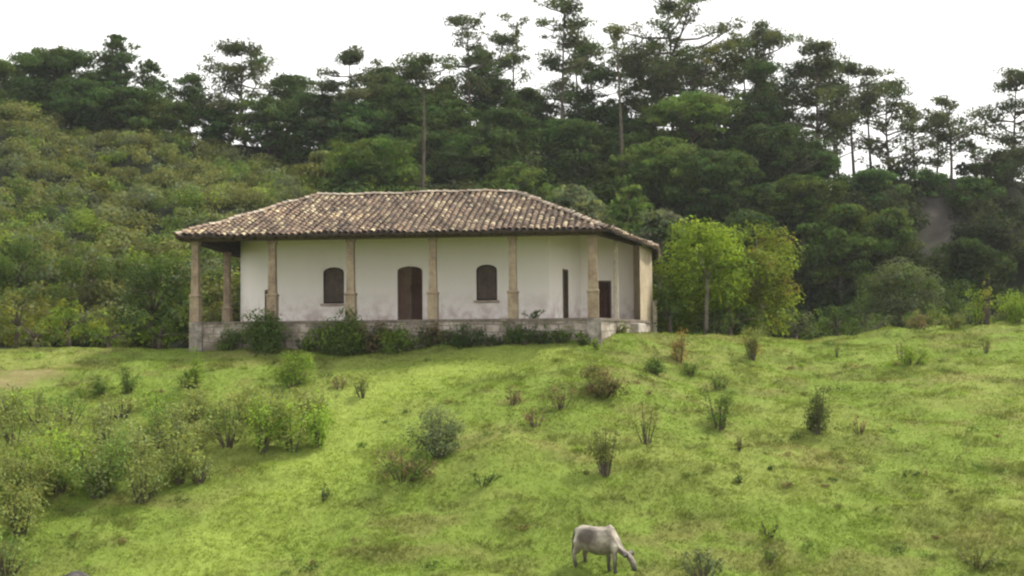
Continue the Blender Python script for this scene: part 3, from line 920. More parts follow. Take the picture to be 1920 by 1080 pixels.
PG = 'tall pines along the hill crest'
SKY = [
 # px, top, width, crown bottom, Y, style, colour, density, label
 (18, 118, 100, 215, 118, 'round', MIDG, 1.0, 'pale green rounded tree at the far left end of the hill crest'),
 (100, 95, 150, 225, 115, 'round', DKG, 1.1, 'broad dark round crowned tree second from left on the hill crest'),
 (212, 66, 105, 245, 115, 'cone', DKG, 1.15, 'tallest pointed dense pine at the left of the hill crest'),
 (290, 112, 66, 250, 117, 'cone', DKG, 1.1, 'narrow pointed dark pine right of the tallest left pine'),
 (350, 142, 62, 235, 120, 'round', DKG, 0.8, 'small loose pine in the dip between pointed pine and umbrella pine'),
 (460, 79, 122, 235, 113, 'umbrella', PINE, 0.9, 'umbrella topped pine with a gap below its crown above the house left'),
 (552, 142, 92, 260, 116, 'round', DKG, 0.9, 'low rounded tree right of the umbrella topped pine'),
 (655, 84, 86, 300, 108, 'layer', PINE, 1.25, 'tiered pine with pale rounded top above the roof left end'),
 (712, 128, 80, 300, 118, 'round', DKG, 1.0, 'dark bushy tree between the tiered pine and the flat topped pine'),
 (786, 99, 94, 175, 91, 'umbrella', PINE, 0.85, 'flat topped pine with a long straight bare trunk above the roof'),
 (880, 24, 90, 175, 113, 'sparse', PINE, 0.75, 'tall thin pine with a wispy sprig at its top'),
 (905, 95, 105, 300, 116, 'cone', DKG, 1.15, 'dense dark cone shaped tree under the wispy thin pine'),
 (965, 38, 60, 120, 119, 'sparse', PINE, 0.8, 'slender pine with one floating clump of needles left of the tallest pine'),
 (1048, -12, 128, 150, 111, 'sparse', PINE, 0.8, 'tallest open crowned pine whose top leaves the frame'),
 (1000, 165, 90, 300, 118, 'round', DKG, 1.0, 'dark bushy tree at the foot of the tallest open pine'),
 (1118, 84, 112, 250, 115, 'layer', DKG, 1.15, 'dark dense layered pine right of the tallest open pine'),
 (1165, 44, 40, 100, 102, 'sparse', OLV, 0.5, 'nearly bare thin pole of a tree with long naked trunk'),
 (1192, 120, 80, 270, 120, 'layer', DKG, 1.1, 'dark pine half hidden behind the broad umbrella pine'),
 (1258, 3, 165, 200, 112, 'umbrella', PINE, 1.0, 'broadest umbrella pine with tiered dark branches right of the bare pole'),
 (1362, 72, 100, 150, 114, 'umbrella', OLV, 0.8, 'yellowish flat crowned pine right of the broadest umbrella pine'),
 (1338, 170, 70, 255, 118, 'layer', PINE, 0.8, 'short open pine under the yellowish flat crowned pine'),
 (1438, 38, 112, 235, 112, 'layer', PINE, 1.0, 'tall tiered pine with ragged top in the middle of the right group'),
 (1482, 130, 70, 250, 117, 'layer', PINE, 0.8, 'slim layered pine between two taller ones in the right group'),
 (1526, 64, 112, 320, 110, 'layer', PINE, 0.95, 'pine with foliage almost down to the crest beside the sky gap'),
 (1598, 118, 96, 235, 113, 'layer', PINE, 0.85, 'pine on slim bare trunks at the left of the sky gap'),
 (1572, 150, 40, 250, 117, 'sparse', PINE, 0.7, 'thin bare stemmed pine between two fuller pines at the sky gap'),
 (1668, 150, 104, 320, 114, 'layer', PINE, 0.75, 'low spreading pine with a flat shelf branch right of the sky gap'),
 (1716, 194, 62, 275, 116, 'layer', PINE, 0.75, 'small pine beside the low spreading pine on the rocky crest'),
 (1780, 178, 74, 290, 113, 'layer', PINE, 0.8, 'lone rounded small pine near the right end of the crest'),
 (1892, 128, 118, 330, 110, 'layer', PINE, 0.85, 'tall open pine at the right edge of the picture'),
 (1225, 75, 80, 230, 117, 'layer', PINE, 0.9, 'shaded pine close behind the left side of the broadest umbrella pine'),
 (1310, 95, 80, 240, 118, 'layer', PINE, 0.9, 'ragged pine just right of the broadest umbrella pine'),
 (1398, 60, 80, 240, 119, 'layer', PINE, 0.85, 'ragged pine left of the tall tiered pine in the right group'),
 (1418, 120, 90, 270, 108, 'layer', DKG, 1.0, 'lower fuller pine in front of the tall tiered pine in the right group'),
 (1558, 100, 70, 260, 119, 'layer', PINE, 0.85, 'shaded pine behind the pine with foliage down to the crest'),
 (1632, 130, 50, 200, 118, 'umbrella', PINE, 0.8, 'thin pine with a flat shelf top right of the slim bare trunks'),
 (1085, 45, 60, 200, 118, 'sparse', PINE, 0.8, 'thin open pine close behind the right side of the tallest pine'),
 (930, 60, 80, 200, 118, 'layer', PINE, 0.8, 'loose pine right of the wispy thin pine'),
 (820, 150, 70, 260, 115, 'layer', PINE, 0.9, 'short pine just right of the flat topped long trunk pine'),
 (1750, 215, 60, 300, 118, 'layer', PINE, 0.7, 'faint small pine left of the lone rounded small pine'),
 (1824, 262, 40, 320, 113, 'sparse', PINE, 0.7, 'tiny sparse sapling on the crest left of the right edge pine'),
 (1872, 285, 84, 345, 112, 'round', DKG, 0.9, 'dark low bush at the foot of the right edge pine'),
]
for px, pt, wp, pb_, Y, sty, c, dn, lab in SKY:
    plant_tree('pine_tree' if sty != 'round' else 'tree', px, pt, wp, pb_, Y, sty, c, lab, 'pine' if sty != 'round' else 'tree', PG if sty != 'round' else 'broad crowned trees on the hill crest', dens=dn)

MID = [
 (1290, 178, 120, 260, 104, 'round', MIDG, 'bright green topped tree below the broadest umbrella pine'),
 (700, 262, 130, 420, 92, 'round', MIDG, 'full green tree above the left part of the roof ridge'),
 (620, 285, 110, 380, 96, 'round', OLV, 'olive rounded tree on the slope above the roof left end'),
 (845, 190, 130, 330, 103, 'cone', DKG, 'dark green tree on the slope right of the bare trunk above the roof'),
 (760, 165, 110, 330, 109, 'round', DKG, 'dark green tree right behind the bare trunk above the roof'),
 (940, 210, 110, 330, 104, 'round', DKG, 'dark rounded tree above the middle of the roof'),
 (975, 305, 80, 380, 92, 'cone', MIDG, 'small pointed tree just above the right end of the roof ridge'),
 (1090, 230, 120, 350, 104, 'round', DKG, 'very dark wide tree on the slope above the roof right end'),
 (1078, 350, 110, 440, 86, 'round', GRY, 'dull purplish grey shrub tree just behind the roof right hip'),
 (1165, 350, 92, 450, 84, 'cone', MIDG, 'fresh green pointed tree behind the roof right hip'),
 (1225, 395, 70, 470, 82, 'round', GRY, 'greyish small tree between the fresh green tree and the yellow tree'),
 (1250, 262, 130, 370, 100, 'round', MIDG, 'spreading green tree on the dark slope above the yellow tree'),
 (1335, 285, 130, 400, 96, 'round', DKG, 'dark green tree high behind the yellow green tree'),
 (1430, 240, 130, 350, 104, 'round', DKG, 'dark tree on the crest under the tiered right pines'),
 (1500, 330, 110, 430, 98, 'round', MIDG, 'dim green tree under the sky gap'),
 (1580, 385, 100, 520, 90, 'round', MIDG, 'green tree on the cliff foot left of the pale rock'),
 (1660, 395, 70, 470, 92, 'round', MIDG, 'small green tree on the cliff face beside the pale rock'),
 (1810, 450, 90, 520, 88, 'round', DKG, 'dim dark tree at the cliff foot on the right'),
 (1395, 400, 110, 520, 88, 'round', DKG, 'dark tree right behind the slightly reddish tree'),
]
for px, pt, wp, pb_, Y, sty, c, lab in MID:
    c = tuple((1.0 if c is DKG else 1.15) * (0.72 if px > 1380 else 1.0) * v for v in c)  # trees towards the right get darker leaves: that slope's shade put into the colour
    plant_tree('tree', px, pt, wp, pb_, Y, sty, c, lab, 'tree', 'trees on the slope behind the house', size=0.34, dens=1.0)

FILL = [
 (150, 150, 110, 260, 110, DKG, 'dark filler tree between the broad round crown and the tallest left pine'),
 (255, 165, 110, 260, 110, DKG, 'dark round tree low between the two pointed left pines'),
 (325, 190, 80, 270, 112, MIDG, 'green low tree at the foot of the small loose pine'),
 (410, 205, 90, 270, 112, DKG, 'dark low tree left of the umbrella topped pine trunk'),
 (505, 185, 100, 280, 111, DKG, 'dark low tree right of the umbrella topped pine trunk'),
 (600, 180, 110, 300, 110, DKG, 'dark round tree left of the tiered pine trunk'),
 (670, 195, 110, 310, 107, DKG, 'dark round tree before the tiered pine trunk'),
 (745, 140, 90, 300, 113, DKG, 'dark tall filler tree left of the long bare trunk'),
 (825, 170, 100, 320, 111, DKG, 'dark tree between the long bare trunk and the dark cone tree'),
 (985, 190, 80, 320, 109, DKG, 'dark narrow tree left of the tallest open pine trunk'),
 (1050, 225, 110, 330, 108, DKG, 'dark broad tree right at the tallest open pine trunk'),
 (1130, 200, 100, 320, 111, DKG, 'dark tree under the dense layered pine'),
 (1205, 220, 110, 330, 109, DKG, 'dark tree right of the bare pole trunk'),
 (1310, 235, 100, 330, 110, DKG, 'dark tree right of the broadest umbrella pine trunk'),
 (1385, 225, 100, 330, 110, DKG, 'dark low tree under the yellowish flat crowned pine'),
 (1475, 240, 100, 330, 108, DKG, 'dark low tree on the crest left of the sky gap'),
 (1540, 285, 80, 360, 106, DKG, 'dark bush on the crest edge at the sky gap'),
 (1640, 320, 90, 380, 105, DKG, 'dark bush on the cliff top under the low spreading pine'),
 (1740, 318, 60, 360, 107, DKG, 'small dark bush on the cliff top left of the lone small pine'),
 (1820, 335, 90, 400, 105, DKG, 'dark bush on the cliff top right of the lone small pine'),
]
for px, pt, wp, pb_, Y, c, lab in FILL:
    k_ = 0.72 + 0.65 * ((px * 37) % 100) / 100.0
    c = (c[0] * k_ * (0.9 + 0.3 * ((px * 13) % 10) / 10), c[1] * k_, c[2] * k_)
    plant_tree('tree' if 'bush' not in lab else 'bush', px, pt, wp, pb_, Y, 'round', c, lab, 'tree' if 'bush' not in lab else 'bush', 'dark trees filling the hill crest', size=0.34, dens=1.0)

# masses of scrub and wood that nobody could count
def mass(name, label, cat, pts, rad, cols, size, per, seed, rockgap=None):
    rng = np.random.RandomState(seed)
    C, Rd, N, Cc = [], [], [], []
    for (x, y), r_, c in zip(pts, rad, cols):
        z = gz(x, y)
        nsub = rng.randint(3, 6)
        cc = np.array(c) * rng.uniform(0.75, 1.25)
        for k in range(nsub):
            a = r_ * rng.uniform(0.45, 0.75)
            C.append((x + rng.uniform(-0.7, 0.7) * r_, y + rng.uniform(-0.7, 0.7) * r_, z + rng.uniform(0.15, 0.95) * r_)); Rd.append((a, a, a * rng.uniform(0.6, 0.9)))
            N.append(int(per * a * a)); Cc.append(cc * rng.uniform(0.85, 1.15))
    V, T = leaf_cloud(rng, C, Rd, N, size, Cc, aspect=0.5, upb=0.3, rand=0.5, shell=0.33)
    o = leaf_object(name, V, T, None)
    return tag(o, label, cat, kind='stuff')

rng = np.random.RandomState(77)
pts, rad, cols = [], [], []
pal = [(1.22 * q[0], 1.18 * q[1], 1.3 * q[2]) for q in (MIDG, OLV, OLV, GRY, BRT, OLV, GRY, OLV, MIDG)]
while len(pts) < 1600:
    y = 60 + 55 * rng.rand(); px = rng.uniform(-420, 760)
    x = (px - 960) / FPX * y
    if y < 62 and x > -13.5: continue
    if x > -14.4 and y < 76: continue
    pts.append((x, y)); rad.append(rng.uniform(0.6, 1.35)); cols.append(pal[rng.randint(len(pal))])
mass('hillside_scrub', 'dense mixed green scrub covering the hillside left of the house', 'scrub', pts, rad, cols, 0.25, 130, 78)
pts, rad, cols = [], [], []
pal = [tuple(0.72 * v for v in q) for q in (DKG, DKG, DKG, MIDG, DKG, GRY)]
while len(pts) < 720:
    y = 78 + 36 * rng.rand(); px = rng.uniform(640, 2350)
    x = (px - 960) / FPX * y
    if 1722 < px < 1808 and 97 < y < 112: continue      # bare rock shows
    pts.append((x, y)); rad.append(rng.uniform(1.2, 2.4) * (0.6 if y > 106 and x > 25 else 1)); cols.append(tuple((0.6 if px > 1480 and y > 92 else 1.0) * v for v in pal[rng.randint(len(pal))]))  # upper right bank lies away from the sun; its shade is tinted into the leaves
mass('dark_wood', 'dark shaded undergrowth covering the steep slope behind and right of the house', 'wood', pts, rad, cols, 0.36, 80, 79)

# ------------------------------------------------------------------ bushes
TONE = 1.4
def bush(name, base, W, H, col, label, cat='bush', group=None, size=0.10, dens=1.0, stems=7, kind='round', seed=1, col2=None, depth=None, stem_mat=None, tall=False):
    """stems fan out of the base and carry leaf clumps"""
    rng = np.random.RandomState(seed)
    W = W * 1.22; H = H * 1.06
    col = np.array(col) * TONE; col2 = None if col2 is None else np.array(col2) * TONE
    r = root(name, base, label, cat, group)
    tr = MB(); C, Rd, N, Cc = [], [], [], []
    D = depth or W
    ns = stems
    for k in range(ns):
        an_ = rng.uniform(0, 6.28); rr = rng.rand() ** 0.6
        ex, ey = math.cos(an_) * rr * W * 0.40, math.sin(an_) * rr * D * 0.40
        if kind == 'sprawl': hz_ = H * rng.uniform(0.35, 1.0)
        elif kind == 'column': hz_ = H * rng.uniform(0.55, 0.97)
        else: hz_ = H * (0.95 - 0.45 * rr * rr) * rng.uniform(0.75, 1.02)
        p0 = Vector((ex * 0.25, ey * 0.25, -0.08)); p2 = Vector((ex, ey, hz_ * 0.93)); p1 = (p0 + p2) / 2 + Vector((rng.uniform(-0.05, 0.05), rng.uniform(-0.05, 0.05), 0.04))
        tr.tube([p0, p1, p2], [0.018 + 0.008 * H, 0.014, 0.006], 4)
        base_c = col if (col2 is None or rng.rand() < 0.6) else col2
        for q in range(4 if kind != 'thin' else 3):
            f = rng.uniform(0.25, 1.0) if kind != 'thin' else rng.uniform(0.45, 1.0)
            a = min(W, H) * rng.uniform(0.14, 0.27) * (0.7 if kind == 'thin' else 1)
            c = p0 + (p2 - p0) * f + Vector(rng.uniform(-1, 1, 3)) * a * 0.7
            c.z = max(c.z, a * 0.5)
            C.append(tuple(c)); Rd.append((a, a, a * rng.uniform(0.7, 1.25))); N.append(max(5, int(520 * a * a * dens * (0.10 / size) ** 2)))
            Cc.append(np.array(base_c) * rng.uniform(0.75, 1.25))
    V, T = leaf_cloud(rng, C, Rd, N, size, Cc, aspect=0.5, upb=0.4, rand=0.6, shell=0.4)
    V[:, 2] = np.maximum(V[:, 2], -0.02)
    tr.build('stem', stem_mat or M_BARK, r, local=True)
    leaf_object('foliage', V, T, r)
    return r

def pbush(px, pyb, wpx, hpx, col, label, name='bush', cat='bush', Y=None, **kw):
    p = hit(px, pyb) if Y is None else None
    if Y is not None:
        q = pix(px, pyb, Y); p = Vector((q.x, Y, gz(q.x, Y)))
    s = p.y / FPX
    top = pix(px, pyb - hpx, p.y).z
    return bush(name, p, wpx * s, max(0.15, top - p.z), col, label, cat, seed=int(px * 13 + pyb), **kw)

G1 = 'bushes scattered over the pasture'
P = [
 (1130, 746, 68, 74, (0.075, 0.085, 0.03), 'dense brownish green bush in the pasture below the house right corner', dict(col2=BRN, stems=12)),
 (1228, 697, 44, 42, MIDG, 'small round green bush upslope of the brownish bush', dict(stems=8)),
 (1275, 674, 36, 55, OLV, 'upright reddish tipped bush near the crest right of the house', dict(col2=RED, kind='column', stems=7)),
 (1296, 702, 30, 34, MIDG, 'little dark green bush right of the small round bush', dict(stems=6)),
 (1411, 677, 42, 66, OLV, 'reddish topped upright bush on the crest before the yellow tree', dict(col2=RED, kind='column', stems=8)),
 (1350, 800, 56, 92, MIDG, 'leggy dark green bush with leafy clumps in mid pasture', dict(kind='column', stems=8, dens=0.8)),
 (1345, 726, 64, 26, MIDG, 'low flat green clump just above the leggy bush', dict(stems=7)),
 (1532, 822, 56, 98, (0.055, 0.07, 0.026), 'dark upright bush standing alone in the right pasture', dict(kind='column', stems=10)),
 (1708, 684, 70, 40, BRT, 'bright green low bush near the crest at right', dict(stems=10)),
 (1690, 672, 26, 44, OLV, 'thin stemmed weed behind the bright low bush', dict(kind='thin', stems=4)),
 (1612, 822, 48, 44, OLV, 'sparse reddish weed right of the dark upright bush', dict(col2=RED, kind='thin', stems=6)),
 (1386, 852, 34, 42, OLV, 'small scruffy weed below the leggy bush', dict(kind='thin', stems=6)),
 (1385, 909, 20, 22, MIDG, 'tiny dark tuft further below the scruffy weed', dict(stems=5)),
 (1136, 892, 76, 112, OLV, 'tall wispy olive bush with dark foot in the centre pasture', dict(kind='thin', stems=13, dens=0.9)),
 (828, 852, 100, 88, GRY, 'grey green rounded bush in the centre left pasture', dict(stems=14)),
 (755, 892, 150, 56, BRN, 'sprawling twiggy brownish shrub left of the grey green bush', dict(kind='sprawl', stems=16, col2=MIDG, dens=0.8)),
 (905, 912, 90, 34, MIDG, 'low dark green clump below the grey green bush', dict(stems=10)),
 (553, 724, 62, 76, BRT, 'bright leafy bush before the terrace wall left half', dict(stems=11)),
 (368, 724, 40, 78, BRT, 'bright slim bush at the terrace left corner', dict(kind='column', stems=8)),
 (345, 722, 30, 30, MIDG, 'small green bush at the foot of the bright slim bush', dict(stems=5)),
 (241, 734, 36, 54, MIDG, 'pointed dark green bush in the left pasture', dict(kind='column', stems=8)),
 (189, 737, 34, 42, MIDG, 'squat green bush left of the pointed dark bush', dict(stems=7)),
 (146, 737, 22, 22, BRT, 'tiny bright green tuft left of the squat bush', dict(stems=5)),
 (680, 748, 44, 52, OLV, 'thin olive bush above the trail below the house door', dict(kind='thin', stems=8)),
 (637, 732, 44, 34, BRN, 'brownish low weed left of the thin olive bush', dict(kind='thin', stems=8)),
 (1212, 828, 52, 84, OLV, 'thin leafy sapling between the wispy bush and the leggy bush', dict(kind='thin', stems=7)),
 (1052, 766, 52, 62, OLV, 'thin leaning weed left of the brownish green bush', dict(kind='thin', stems=8, col2=BRN)),
 (1005, 800, 60, 40, BRN, 'faded low weed left of the thin leaning weed', dict(kind='thin', stems=8)),
 (960, 752, 46, 26, BRN, 'faded brown tuft in mid slope below the middle window', dict(kind='sprawl', stems=6)),
 (1570, 670, 16, 46, OLV, 'thin lone weed stalk on the crest right of the yellow tree', dict(kind='thin', stems=3)),
 (1848, 662, 30, 34, OLV, 'small green weed near the right crest', dict(kind='thin', stems=5)),
 (1834, 607, 36, 74, BRT, 'bright slender sapling on the right crest', dict(kind='column', stems=8)),
 (1852, 600, 34, 104, YEL, 'taller yellowish sapling leaning beside the bright slender sapling', dict(kind='thin', stems=7)),
 (1905, 600, 62, 52, BRT, 'bright bush at the right edge of the crest', dict(stems=10)),
 (1790, 615, 60, 38, OLV, 'olive scrubby bush on the right crest left of the saplings', dict(stems=9)),
 (1720, 622, 70, 36, OLV, 'wide low olive bush on the right crest', dict(stems=9, col2=BRN)),
 (1318, 1085, 110, 66, GRY, 'wispy weed clump at the bottom edge right of the cow', dict(kind='thin', stems=14)),
 (1440, 1046, 34, 34, MIDG, 'small dark weed at lower right beyond the wispy clump', dict(kind='thin', stems=6)),
 (1440, 1000, 50, 36, BRT, 'bright leafy weed above the small dark weed at lower right', dict(kind='thin', stems=7)),
 (1700, 905, 70, 18, MIDG, 'flat dark green tussock in the right pasture', dict(stems=8)),
 (1830, 1060, 90, 40, OLV, 'olive tussock in the bottom right corner', dict(kind='sprawl', stems=9)),
 (1118, 655, 30, 22, BRT, 'tiny bright plant at the terrace right corner', dict(stems=6)),
 (605, 940, 40, 34, MIDG, 'small weed in the lower left pasture by the trail', dict(kind='thin', stems=5)),
]
for px, pyb, wp, hp, c, lab, kw in P:
    pbush(px, pyb, wp, hp, c, lab, group=G1, size=0.085, **kw)

# plants growing against the terrace
TONE = 1.15
G2 = 'shrubs growing against the terrace wall'
Q = [
 (430, 662, 60, 50, MIDG, 'low green shrub at the terrace wall below the left rear column', 51.2, {}),
 (495, 662, 84, 84, MIDG, 'bushy shrub covering the terrace wall below the second column', 50.9, {}),
 (575, 664, 50, 34, DKG, 'low dark shrub at the foot of the bare bit of terrace wall', 50.9, {}),
 (638, 664, 116, 84, MIDG, 'large green shrub on the terrace wall below the left window', 50.5, dict(col2=BRT)),
 (705, 664, 90, 72, BRN, 'brownish twiggy shrub left of the front door', 50.8, dict(col2=DKG)),
 (750, 664, 90, 62, MIDG, 'fresh green shrub on the terrace wall below the front door', 50.4, dict(col2=BRT)),
 (812, 664, 90, 62, BRN, 'dull brownish creeper on the terrace wall right of the front door', 50.6, dict(col2=DKG)),
 (870, 666, 110, 60, DKG, 'dark green shrub on the terrace wall below the right window', 50.3, {}),
 (930, 664, 90, 40, DKG, 'low dark shrub at the wall foot right of the right window', 50.2, {}),
 (985, 657, 46, 60, MIDG, 'hanging green shrub on the wall below the fifth column', 50.1, dict(kind='thin')),
 (1055, 652, 56, 40, MIDG, 'small shrub at the wall foot before the right corner', 49.9, {}),
 (1020, 655, 60, 44, DKG, 'ragged dark shrub at the wall foot below the fifth column', 50.0, dict(kind='sprawl')),
 (1095, 648, 40, 30, MIDG, 'tiny shrub at the foot of the right corner plinth', 49.8, dict(kind='sprawl')),
 (960, 660, 60, 52, MIDG, 'ragged green shrub left of the hanging shrub on the wall', 50.1, dict(kind='sprawl', col2=DKG)),
 (1160, 636, 76, 34, OLV, 'grassy weeds below the pale step at the right corner', 52.4, {}),
]
for px, pyb, wp, hp, c, lab, Y, kw in Q:
    kw = dict(kw); pbush(px, pyb, wp, hp, c, lab, name='shrub', cat='shrub', Y=Y, group=G2, size=0.12, stems=int(8 + wp / 7), depth=0.9, dens=0.8, **kw)
t_ = on_line(1002, 0.35)
bush('potted_weed' if False else 'weed', Vector((t_.x, t_.y, TZ)), 1.1, 0.42, MIDG, 'dark weed growing on top of the terrace floor by the fifth column', 'weed', size=0.09, stems=10, seed=9, depth=0.5)

# the weedy thickets at left
TONE = 2.0
G3 = 'weedy bushes in the left thicket'
TH = [
 (30, 830, 120, 100), (110, 840, 120, 110), (200, 830, 110, 95), (290, 835, 110, 100), (350, 850, 90, 100), (20, 900, 130, 120), (110, 930, 120, 140),
 (190, 930, 110, 130), (265, 935, 100, 120), (335, 900, 90, 100), (40, 1010, 110, 120), (10, 1080, 110, 110), (20, 780, 90, 70),
 (90, 880, 110, 90), (15, 960, 120, 120), (375, 905, 50, 70), (385, 800, 70, 50), (130, 790, 100, 80), (230, 780, 100, 60), (355, 810, 90, 90), (60, 950, 100, 110), (150, 880, 110, 110), (240, 885, 110, 100), (300, 790, 90, 60), (70, 790, 100, 70)]
TH2 = [(405, 815, 70, 80), (575, 800, 80, 80), (600, 790, 40, 70), (485, 770, 110, 60), (430, 840, 90, 105), (490, 848, 90, 120), (550, 845, 80, 115), (595, 835, 60, 90), (460, 790, 90, 75), (520, 790, 80, 70)]
rng = np.random.RandomState(3)
cset = [OLV, MIDG, (0.10, 0.125, 0.04), OLV, BRT, (0.105, 0.125, 0.05)]
for (l, grp, lab) in ((TH, G3, 'pale green weedy bush in the big thicket at the lower left'), (TH2, 'weedy bushes in the small thicket', 'leafy weed bush in the smaller thicket left of the trail')):
    for (px, pyb, wp, hp) in l:
        pbush(px, pyb, wp * 0.98, hp * 0.90, cset[rng.randint(6)], lab, name='weed_bush', cat='weed bush', group=grp, size=0.095, stems=14, dens=0.62, kind='thin' if rng.rand() < 0.45 else 'column', col2=cset[rng.randint(6)])

# low weeds too many and too small to count
rng = np.random.RandomState(88)
C, Rd, N, Cc = [], [], [], []
while len(C) < 620:
    y = 31 + 27 * rng.rand(); x = rng.uniform(-0.43, 0.43) * y
    if y > float(np.interp(x, CYX, CYY)) - 0.3 or float(track_d(np.array([x]), np.array([y]))[0]) < 1.0: continue
    if vnoise(np.array([x]), np.array([y]), 3.0, 91)[0] < 0.42 and rng.rand() < 0.8: continue
    a = rng.uniform(0.06, 0.20) * (1 if rng.rand() < 0.85 else 1.6)
    cc = np.array([MIDG, OLV, BRN, BRT, DKG, OLV][rng.randint(6)]) * 1.35
    for q in range(rng.randint(1, 4)):
        C.append((x + rng.uniform(-1.6, 1.6) * a, y + rng.uniform(-1, 1) * a, gz(x, y) + a * 0.5)); Rd.append((a * 1.3, a, a * rng.uniform(0.5, 1.1))); N.append(int(16 + 420 * a * a)); Cc.append(cc)
V, T = leaf_cloud(rng, C, Rd, N, 0.085, Cc, aspect=0.4, upb=0.3)
tag(leaf_object('low_weeds', V, T, None), 'low leafy weeds dotted over the pasture grass', 'weeds', kind='stuff')

# bushes beyond the crest and beside the house
G4 = 'bushes and trees around the house'
def ptree(px, pyt, wpx, pybot, Y, col, label, col2=None, nclump=60, size=0.16, trunk=None, name='tree', cat='tree', dens=1.0, seed=None, bark=M_BARKL, pale=False, fork=True):
    """a round broad leaved tree or big bush at depth Y; pybot = bottom of its foliage"""
    rng = np.random.RandomState(seed or int(px + pyt * 3))
    top = pix(px, pyt, Y); zb = pix(px, pybot, Y).z; bx_ = top.x
    g_ = gz(bx_, Y); W = wpx / FPX * Y; H = top.z - g_; fb = max(0.1, zb - g_)
    r = root(name, (bx_, Y, g_), label, cat, G4)
    tr = MB(); C, Rd, N, Cc = [], [], [], []
    hub = Vector((rng.uniform(-0.15, 0.15), -W * 0.26 if pale else 0, fb + (H - fb) * (0.5 if pale else 0.35)))
    tk = 0.62 if pale else 1.0
    tr.tube([(0, hub.y * 0.9, -0.4), (hub.x * 0.3, hub.y * 1.05, hub.z * 0.5), hub], [(0.10 + 0.015 * H) * tk, (0.08 + 0.012 * H) * tk, (0.07 + 0.008 * H) * tk], 8)
    cz, rz_ = fb + (H - fb) * 0.5, (H - fb) * 0.5
    for k in range(nclump):
        d = rng.randn(3); d /= np.linalg.norm(d); f = rng.uniform(0.42, 0.92)
        if pale and d[1] < 0.1 and d[2] < 0.08 and -0.40 < d[0] < 0.30: continue
        wob = 1.02 + 0.24 * math.sin(3 * math.atan2(d[1], d[0]) + seed_phase(rng)) * 0.6
        p = Vector((d[0] * W / 2 * f * wob, d[1] * W / 2 * f * wob, cz + d[2] * rz_ * f))
        a = (0.10 + 0.18 * rng.rand() ** 1.4) * min(W, H - fb) * 0.85
        if k < 12 and (not pale or p.z > hub.z + 0.4): tr.tube([hub, (hub + p) / 2 + UZ * 0.15, p], [0.05, 0.03, 0.012], 5)
        C.append(tuple(p)); Rd.append((a, a, a * rng.uniform(0.65, 0.9))); N.append(int(250 * a * a * dens * (0.16 / size) ** 2))
        base_c = col if (col2 is None or rng.rand() < 0.62) else col2
        Cc.append(np.array(base_c) * rng.uniform(0.6, 1.4))
    V, T = leaf_cloud(rng, C, Rd, N, size, Cc, aspect=0.5, upb=0.35, rand=0.45, shell=0.3)
    V[:, 2] = np.maximum(V[:, 2], -0.1)
    tr.build('trunk', bark, r, smooth=True, local=True)
    leaf_object('crown', V, T, r)
    return r
def seed_phase(rng): return rng.uniform(-0.6, 0.6)

ptree(1312, 404, 190, 650, 63.0, (0.165, 0.235, 0.030), 'leafy yellow green tree with pale trunk beside the house right end', col2=(0.115, 0.175, 0.026), nclump=130, size=0.2, pale=True)
ptree(1424, 416, 160, 650, 64.0, (0.150, 0.200, 0.032), 'slightly reddish yellow green tree touching the right of the leafy one', col2=(0.175, 0.175, 0.042), nclump=115, size=0.2)
for a in [
 (1370, 560, 150, 640, 61.5, DKG, 'dark green bush under the slightly reddish tree', MIDG, 40),
 (1255, 520, 70, 640, 60.5, DKG, 'dark green bush against the house end wall', MIDG, 30),
 (1690, 478, 170, 640, 74.0, GRY, 'large greyish green bushy tree beyond the crest at right', MIDG, 70),
 (1570, 560, 110, 650, 68.0, MIDG, 'dark rounded bush beyond the crest left of the greyish tree', DKG, 40),
 (1490, 575, 100, 650, 66.0, GRY, 'rounded grey green bush beyond the crest right of the slightly reddish tree', MIDG, 40),
 (1640, 590, 110, 650, 66.0, GRY, 'pale low bush beyond the crest under the greyish tree', MIDG, 36),
 (1750, 565, 110, 640, 67.0, MIDG, 'green bush beyond the crest right of the greyish tree', OLV, 36),
 (1790, 520, 100, 620, 78.0, MIDG, 'dim bush in the gully below the cliff', DKG, 36),
 (1890, 545, 110, 620, 72.0, BRT, 'bright green bush beyond the crest at the right edge', OLV, 40),
 (290, 468, 150, 655, 59.0, DKG, 'large dark leafy tree at the left end of the verandah', MIDG, 75),
 (405, 470, 110, 640, 72.5, DKG, 'dark leafy tree seen through the left verandah', MIDG, 45),
 (300, 590, 110, 665, 55.5, BRT, 'bright green bush at the terrace left end', MIDG, 40),
 (30, 540, 120, 660, 57.0, YEL, 'yellowish bush at the left edge behind the pasture', OLV, 45),
 (130, 560, 140, 665, 56.5, BRT, 'bright green bush behind the pasture near the left edge', YEL, 45),
 (205, 600, 90, 665, 55.8, MIDG, 'green bush between the bright bush and the dark leafy tree', BRT, 32),
 (70, 605, 110, 665, 55.0, OLV, 'low olive bush before the yellowish bush', BRT, 32),
 (165, 450, 120, 560, 66.0, MIDG, 'green rounded bush up the slope left of the dark leafy tree', OLV, 45),
 (40, 440, 120, 560, 68.0, MIDG, 'darker green bush up the slope at the left edge', DKG, 45),
]:
    px, pt, wp, pbm, Y, c, lab, c2, nc = a
    ptree(px, pt, wp, pbm, Y, c, lab, col2=c2, nclump=nc, name='bush' if 'bush' in lab and 'tree' != lab.split()[3] else 'tree', cat='bush' if ' bush ' in lab else 'tree', bark=M_BARK)

